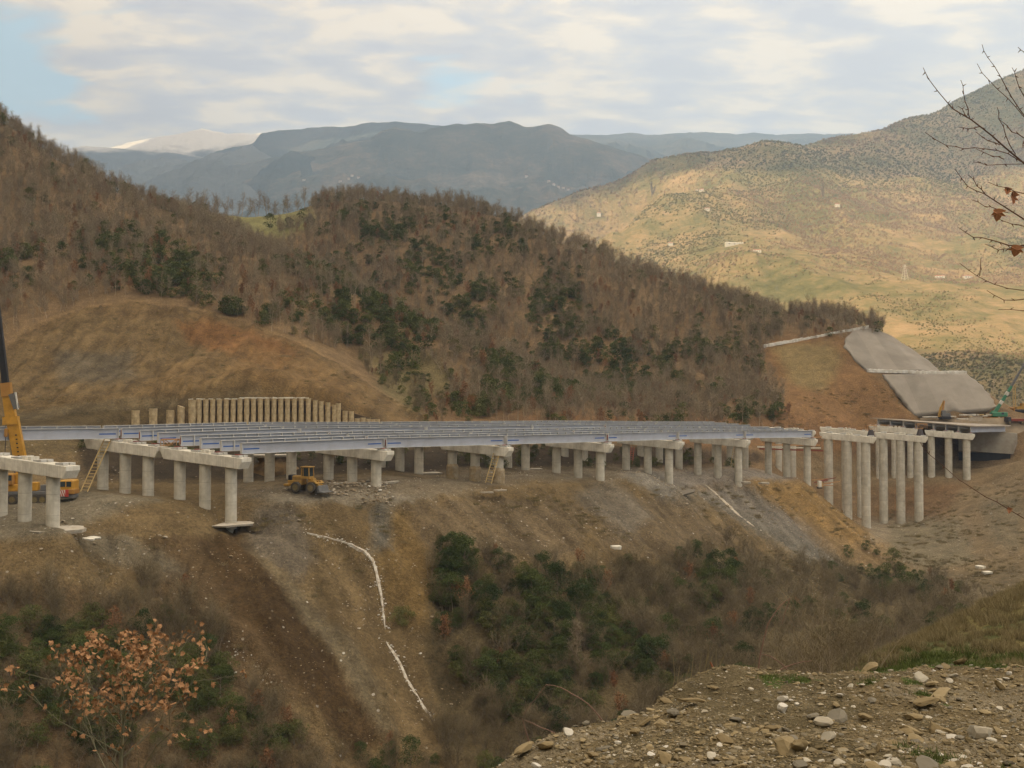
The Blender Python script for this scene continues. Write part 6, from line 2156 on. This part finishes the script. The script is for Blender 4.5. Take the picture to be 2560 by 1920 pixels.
a = at(2424, 1052, 329)
ps = empty('plank_stack', a, 0, 'stack of grey planks on the deck beside the green crane', 'plank stack')
for k in range(5):
    MB().box((2.0, 0, .12 + .28 * k), (4.0 - .1 * (k % 2), 1.2, .16)).build('plank_layer', M_SLAB, ps)
o = MB().box((1.2, 0, .3), (2.6, 1.4, .7), taper=.6).build('earth_pile', M_CLAY)
o.location = at(2518, 1034, 340)
tag(o, 'red-brown earth pile between the green crane and the bulldozer', 'earth pile')
rn = random.Random(77)
for k in range(9):
    a = at(2426 + k * 9, 1041 + rn.uniform(-3, 3), 333.5)
    o = MB().box((0, 0, .2), (rn.uniform(.6, 1.6), .9, rn.uniform(.3, .8)), bev=.05, rz=rn.uniform(-.5, .5)).build('material_pallet', [M_WOOD, M_WHITE, M_SLAB][k % 3])
    o.location = a
    tag(o, 'small pallet load on the platform in front of the lower lined slope', 'pallet', 'pallet loads on the platform')
# the platform of fill those stand on
m = MB()
q = [at(2300, 1047, 336), at(2546, 1056, 330.5), at(2760, 1056, 330), at(2760, 1036, 347), at(2560, 1036, 350), at(2285, 1038, 340)]
zt = -4.35
vs_ = [(p.x, p.y, -4.05) for p in q] + [(p.x + .5, p.y - 2.5 * (i < 3), -9.5) for i, p in enumerate(q)]
n_ = len(q)
m.add(vs_, [tuple(range(n_)), tuple(range(2 * n_ - 1, n_ - 1, -1))] + [(i, n_ + i, n_ + (i + 1) % n_, (i + 1) % n_) for i in range(n_)])
o = m.build('platform_ground', mat('platform fill', (.30, .24, .165), .95, .2, .5, bump=.4, bscale=2))
o['kind'] = 'structure'
# ------------------------------------------------------------------ plane sapling in the left foreground
gP = np.random.default_rng(61)
rt_ = at(312, 1900, 18.2)
rz_ = float(H(rt_.x, rt_.y))
pl_ = empty('plane_sapling', (rt_.x, rt_.y, rz_), 0, 'young plane tree with sparse dry orange-brown leaves in the left foreground', 'tree')
M_PB = mat('olive grey bark', (.16, .15, .095), .8, .2, 8)
M_PL = leafmat('dry plane leaf', [(0, (.27, .145, .07)), (.4, (.38, .215, .11)), (.7, (.45, .27, .145)), (1, (.54, .37, .23))])
base_ = Vector((rt_.x, rt_.y, rz_))
def L(px, py, Yd):
    return at(px, py, Yd) - base_
sk = []
topP = L(322, 1625, 18.0)
tr = [Vector((0, 0, -.3)), L(300, 2150, 18.2), L(302, 1900, 18.2), L(308, 1815, 18.1), L(314, 1730, 18.0), topP]
sk.append((np.array([tuple(p) for p in tr]), np.array([.075, .06, .036, .026, .016, .006])))
def branch(p, d, ln, r, lv):
    Q = [p]
    d = d.normalized()
    k = 5
    for i in range(k):
        d = (d + Vector(gP.normal(size=3)) * .13 + Vector((0, 0, .10))).normalized()
        Q.append(Q[-1] + d * ln / k)
    sk.append((np.array([tuple(q) for q in Q]), np.linspace(r, r * .25, k + 1)))
    tips.append((Q[-1], d))
    if lv > 0:
        for i in range(1, k + 1):
            if gP.random() < .95:
                a = Vector(gP.normal(size=3))
                dd = (d * .75 + a.normalized() * .75 + Vector((0, 0, .2))).normalized()
                branch(Q[i], dd, ln * gP.uniform(.3, .5), r * .45, lv - 1)
tips = []
nB = 21
for i in range(nB):
    f = .10 + .86 * i / nB
    # position along the trunk above the lowest visible part
    z = f
    P_ = sk[0][0]
    t_ = 1.2 + f * 3.7
    j = min(int(t_), 4)
    b = Vector(P_[j]).lerp(Vector(P_[j + 1]), t_ - j)
    a = i * 2.4
    d = Vector((math.cos(a), math.sin(a) * .8, .75))
    branch(b, d, 2.6 * (1 - f * .84), .016 * (1 - f * .5), 1)
skin(sk, 5).build('trunk', M_PB, pl_)
def plane_leaf(c, d, s, g):
    """five pointed lobes, a little cupped, hanging from its stalk"""
    u = Vector(g.normal(size=3)).normalized()
    x = d.cross(u).normalized()
    n_ = x.cross(d).normalized()
    out = [(0, 0), (.20, .02), (.55, .10), (.34, .30), (.62, .52), (.33, .55), (.22, .78), (0, 1.0), (-.22, .78), (-.33, .55), (-.62, .52), (-.34, .30), (-.55, .10), (-.20, .02)]
    vs_ = [c + x * (a * s) + d * (b * s) + n_ * (-abs(a) ** 1.4 * s * .45 + .12 * s * math.sin(b * 5)) for a, b in out] + [c + d * (.42 * s) + n_ * .05 * s]
    fs = [(i, (i + 1) % 14, 14) for i in range(14)]
    return vs_, fs
m = MB()
stalk = MB()
cand = []
for P_, _ in sk[1:]:
    for q in (2, 3, 4, 5):
        cand.append(Vector(P_[min(q, len(P_) - 1)]))
cand += [t[0] for t in tips] * 2
gP.shuffle(cand)
nl = 0
for c in cand:
    c = Vector(c)
    wpt = c + base_
    a_, b_ = proj(wpt.x, wpt.y, wpt.z)
    if nl > 1100:
        break
    for _ in range(int(gP.integers(1, 5))):
        d = Vector((gP.normal() * .8, gP.normal() * .8, gP.normal() * .6 - .1)).normalized()
        c2 = c + d * .05
        vs_, fs = plane_leaf(c2, d, float(gP.uniform(.05, .115)), gP)
        m.add(vs_, fs)
        nl += 1
m.build('foliage', M_PL, pl_)
# ------------------------------------------------------------------ bare branches reaching in from the right
M_RB = mat('red brown twig bark', (.115, .062, .045), .8, .2, 20)
BR = [[(2308,169),(2322,198),(2370,258),(2399,282),(2428,299),(2481,340),(2525,379),(2560,408),(2640,470),(2760,560)],
 [(2402,200),(2409,234),(2421,273),(2424,294)],[(2443,159),(2472,200),(2520,246),(2560,292),(2660,370),(2760,460)],[(2455,111),(2469,143),(2501,191),(2530,244),(2570,300)],
 [(2493,268),(2497,297),(2515,340),(2539,386)],[(2313,331),(2366,364),(2409,372),(2462,372),(2520,384),(2560,408)],[(2433,405),(2467,413),(2560,410),(2640,420),(2760,470)],
 [(2387,422),(2419,466),(2462,485),(2510,516),(2560,548),(2660,600),(2760,650)],[(2421,437),(2443,466),(2462,485)],[(2428,499),(2462,516),(2491,523),(2520,531)],
 [(2397,569),(2433,593),(2481,601),(2520,613),(2560,613),(2660,640),(2760,690)],[(2462,610),(2496,625),(2520,622),(2539,615)],[(2399,658),(2443,690),(2486,711),(2560,726),(2660,745),(2760,780)],
 [(2452,646),(2449,690)],[(2467,726),(2510,750),(2560,748)],[(2496,774),(2560,777),(2660,790),(2760,800)],[(2530,169),(2539,191),(2560,240),(2600,300)],
 [(2300,1106),(2322,1135),(2396,1198),(2463,1242),(2521,1273),(2560,1296),(2660,1350),(2760,1400)],
 [(2500,300),(2530,330),(2560,345)],[(2440,330),(2470,352),(2500,362)],[(2470,455),(2520,470),(2560,484)],[(2398,318),(2420,322),(2450,316)],[(2480,540),(2530,560),(2560,566)],[(2440,372),(2480,390),(2510,398)],
 [(2395,265),(2412,285),(2424,296)],[(2545,118),(2560,130),(2600,160),(2700,260)]]
b0_ = at(2790, 650, 5.1)
bb = empty('bare_tree', Vector((b0_.x, b0_.y, float(HM(b0_.x, b0_.y)))), 0, 'bare tree at the right edge reaching thin red-brown branches into the picture', 'tree')
B0 = bb.location.copy()
m = MB()
m.tube([Vector((0, 0, -.3)), Vector((.03, .02, 1.0)), at(2790, 800, 5.1) - B0, at(2770, 560, 5.1) - B0, at(2790, 300, 5.1) - B0, at(2830, 60, 5.1) - B0], [.07, .06, .045, .035, .02, .008], 7)
m.build('trunk', M_RB, bb)
rb = random.Random(8)
for k, pl in enumerate(BR):
    Yb = 4.85 + (k % 5) * .1
    P_ = [at(a, b, Yb + .02 * i) - B0 for i, (a, b) in enumerate(pl)]
    n_ = len(P_)
    long_ = n_ > 6 and k != 17
    r0, r1 = (.0014, .003) if k == 17 else (.0012, (.0055 if long_ else .0026))
    Q = []
    for a, b in zip(P_, P_[1:]):
        Q += [a, a.lerp(b, .5) + Vector((rb.uniform(-.006, .006), 0, rb.uniform(-.006, .006)))]
    Q.append(P_[-1])
    m = MB()
    m.tube(Q, [r0 + (r1 - r0) * (i / (len(Q) - 1)) for i in range(len(Q))], 5)
    for i in range(1, len(Q) - 1):
        # buds
        u = Vector((rb.uniform(-1, 1), rb.uniform(-.3, .3), rb.uniform(-1, 1))).normalized()
        m.bar(Q[i], Q[i] + u * .018, .005, .005, .001, .001)
    m.build('branch', M_RB, bb)
M_DL = leafmat('hanging dry leaf', [(0, (.22, .095, .05)), (1, (.36, .17, .09))])
for (a, b, s_) in [(2517, 482, 28), (2533, 503, 48), (2494, 545, 48), (2540, 634, 44), (2556, 366, 32), (2521, 1280, 22)]:
    c = at(a + 4, b - s_ * .5, 4.9) - B0
    vs_, fs = plane_leaf(c, Vector((-.25, .1, -1)).normalized(), s_ * .7 * 4.9 / 2560, gP)
    MB().add(vs_, fs).build('dry_leaf', M_DL, bb)
# ------------------------------------------------------------------ stalks and brambles on the mound crest
M_CANE = mat('bramble cane', (.22, .13, .10), .8, .2, 10)
def cane(pl, Y0, r, label, mt=None, cat='twig', grp=None, nm='bramble_cane'):
    P_ = [at(a, b, Y0) for a, b in pl]
    Q = []
    for i in range(len(P_) - 1):
        a, b = P_[i], P_[i + 1]
        Q += [a, a.lerp(b, .5) + Vector((0, 0, (b - a).length * .04))]
    Q.append(P_[-1])
    m = MB()
    m.tube([q - Q[0] for q in Q], [r * (1 - .6 * i / (len(Q) - 1)) for i in range(len(Q))], 5)
    o = m.build(nm, mt or M_CANE)
    o.location = Q[0]
    return tag(o, label, cat, grp)
cane([(1505,1800),(1470,1760),(1430,1735),(1400,1718),(1365,1712),(1345,1740),(1310,1785)], 10.0, .006, 'arching bramble cane left of the mound crest')
cane([(1890,1730),(1900,1640),(1920,1560),(1950,1515),(1975,1495),(1955,1560)], 11, .008, 'thin upright stalk with a curved top above the mound')
cane([(1988,1700),(1960,1665),(1925,1640),(1898,1635)], 11, .007, 'reddish bent twig lying left of the thin upright stalk')
cane([(1894,1686),(1940,1680),(1985,1660),(2030,1652)], 11, .009, 'thin grey twig crossing the reddish bent one')
cane([(1832,1697),(1860,1680),(1888,1668)], 11, .007, 'short thin twig left of the upright stalk')
cane([(1330,1880),(1315,1830),(1305,1795)], 9.5, .006, 'short upright stick at the left crest of the mound')
cane([(1390,1835),(1350,1818),(1310,1800)], 9.3, .005, 'thin cane leaning out over the left crest')
cane([(1798,1714),(1788,1685),(1776,1655)], 10.6, .018, 'leaning reddish stake on the crest of the mound', mat('rusty stake', (.26, .10, .05), .8, .2, 9), 'stake', None, 'stake')
rk = random.Random(19)
for k in range(22):
    x = rk.uniform(1670, 1790)
    l_ = rk.uniform(50, 130)
    cane([(x, 1745 - (x - 1670) * .2), (x + rk.uniform(0, 14), 1745 - l_ * .5), (x + rk.uniform(4, 40), 1740 - l_)], 11.5 + rk.uniform(0, 1.5), .006, 'thin dry reed in the tuft behind the left of the crest', M_GRD, 'reed', 'dry reeds behind the mound crest', 'dry_reed')
# ------------------------------------------------------------------ the air between here and the mountains
hz_m = bpy.data.materials.new('haze')
hz_m.use_nodes = True
t = hz_m.node_tree
t.nodes.clear()
pv = N(t, 'ShaderNodeVolumePrincipled')
pv.inputs['Color'].default_value = (.48, .68, 1.0, 1)
pv.inputs['Density'].default_value = 1.85e-4
pv.inputs['Anisotropy'].default_value = 0.0
om = N(t, 'ShaderNodeOutputMaterial')
t.links.new(pv.outputs[0], om.inputs['Volume'])
hb = MB().box((0, 1500, (2100 - 120) / 2), (22000, 20000, 2100 + 120)).build('haze', hz_m)
hb['kind'] = 'stuff'
hb['category'] = 'haze'; hb['label'] = 'thin pale blue air haze between here and the mountains'
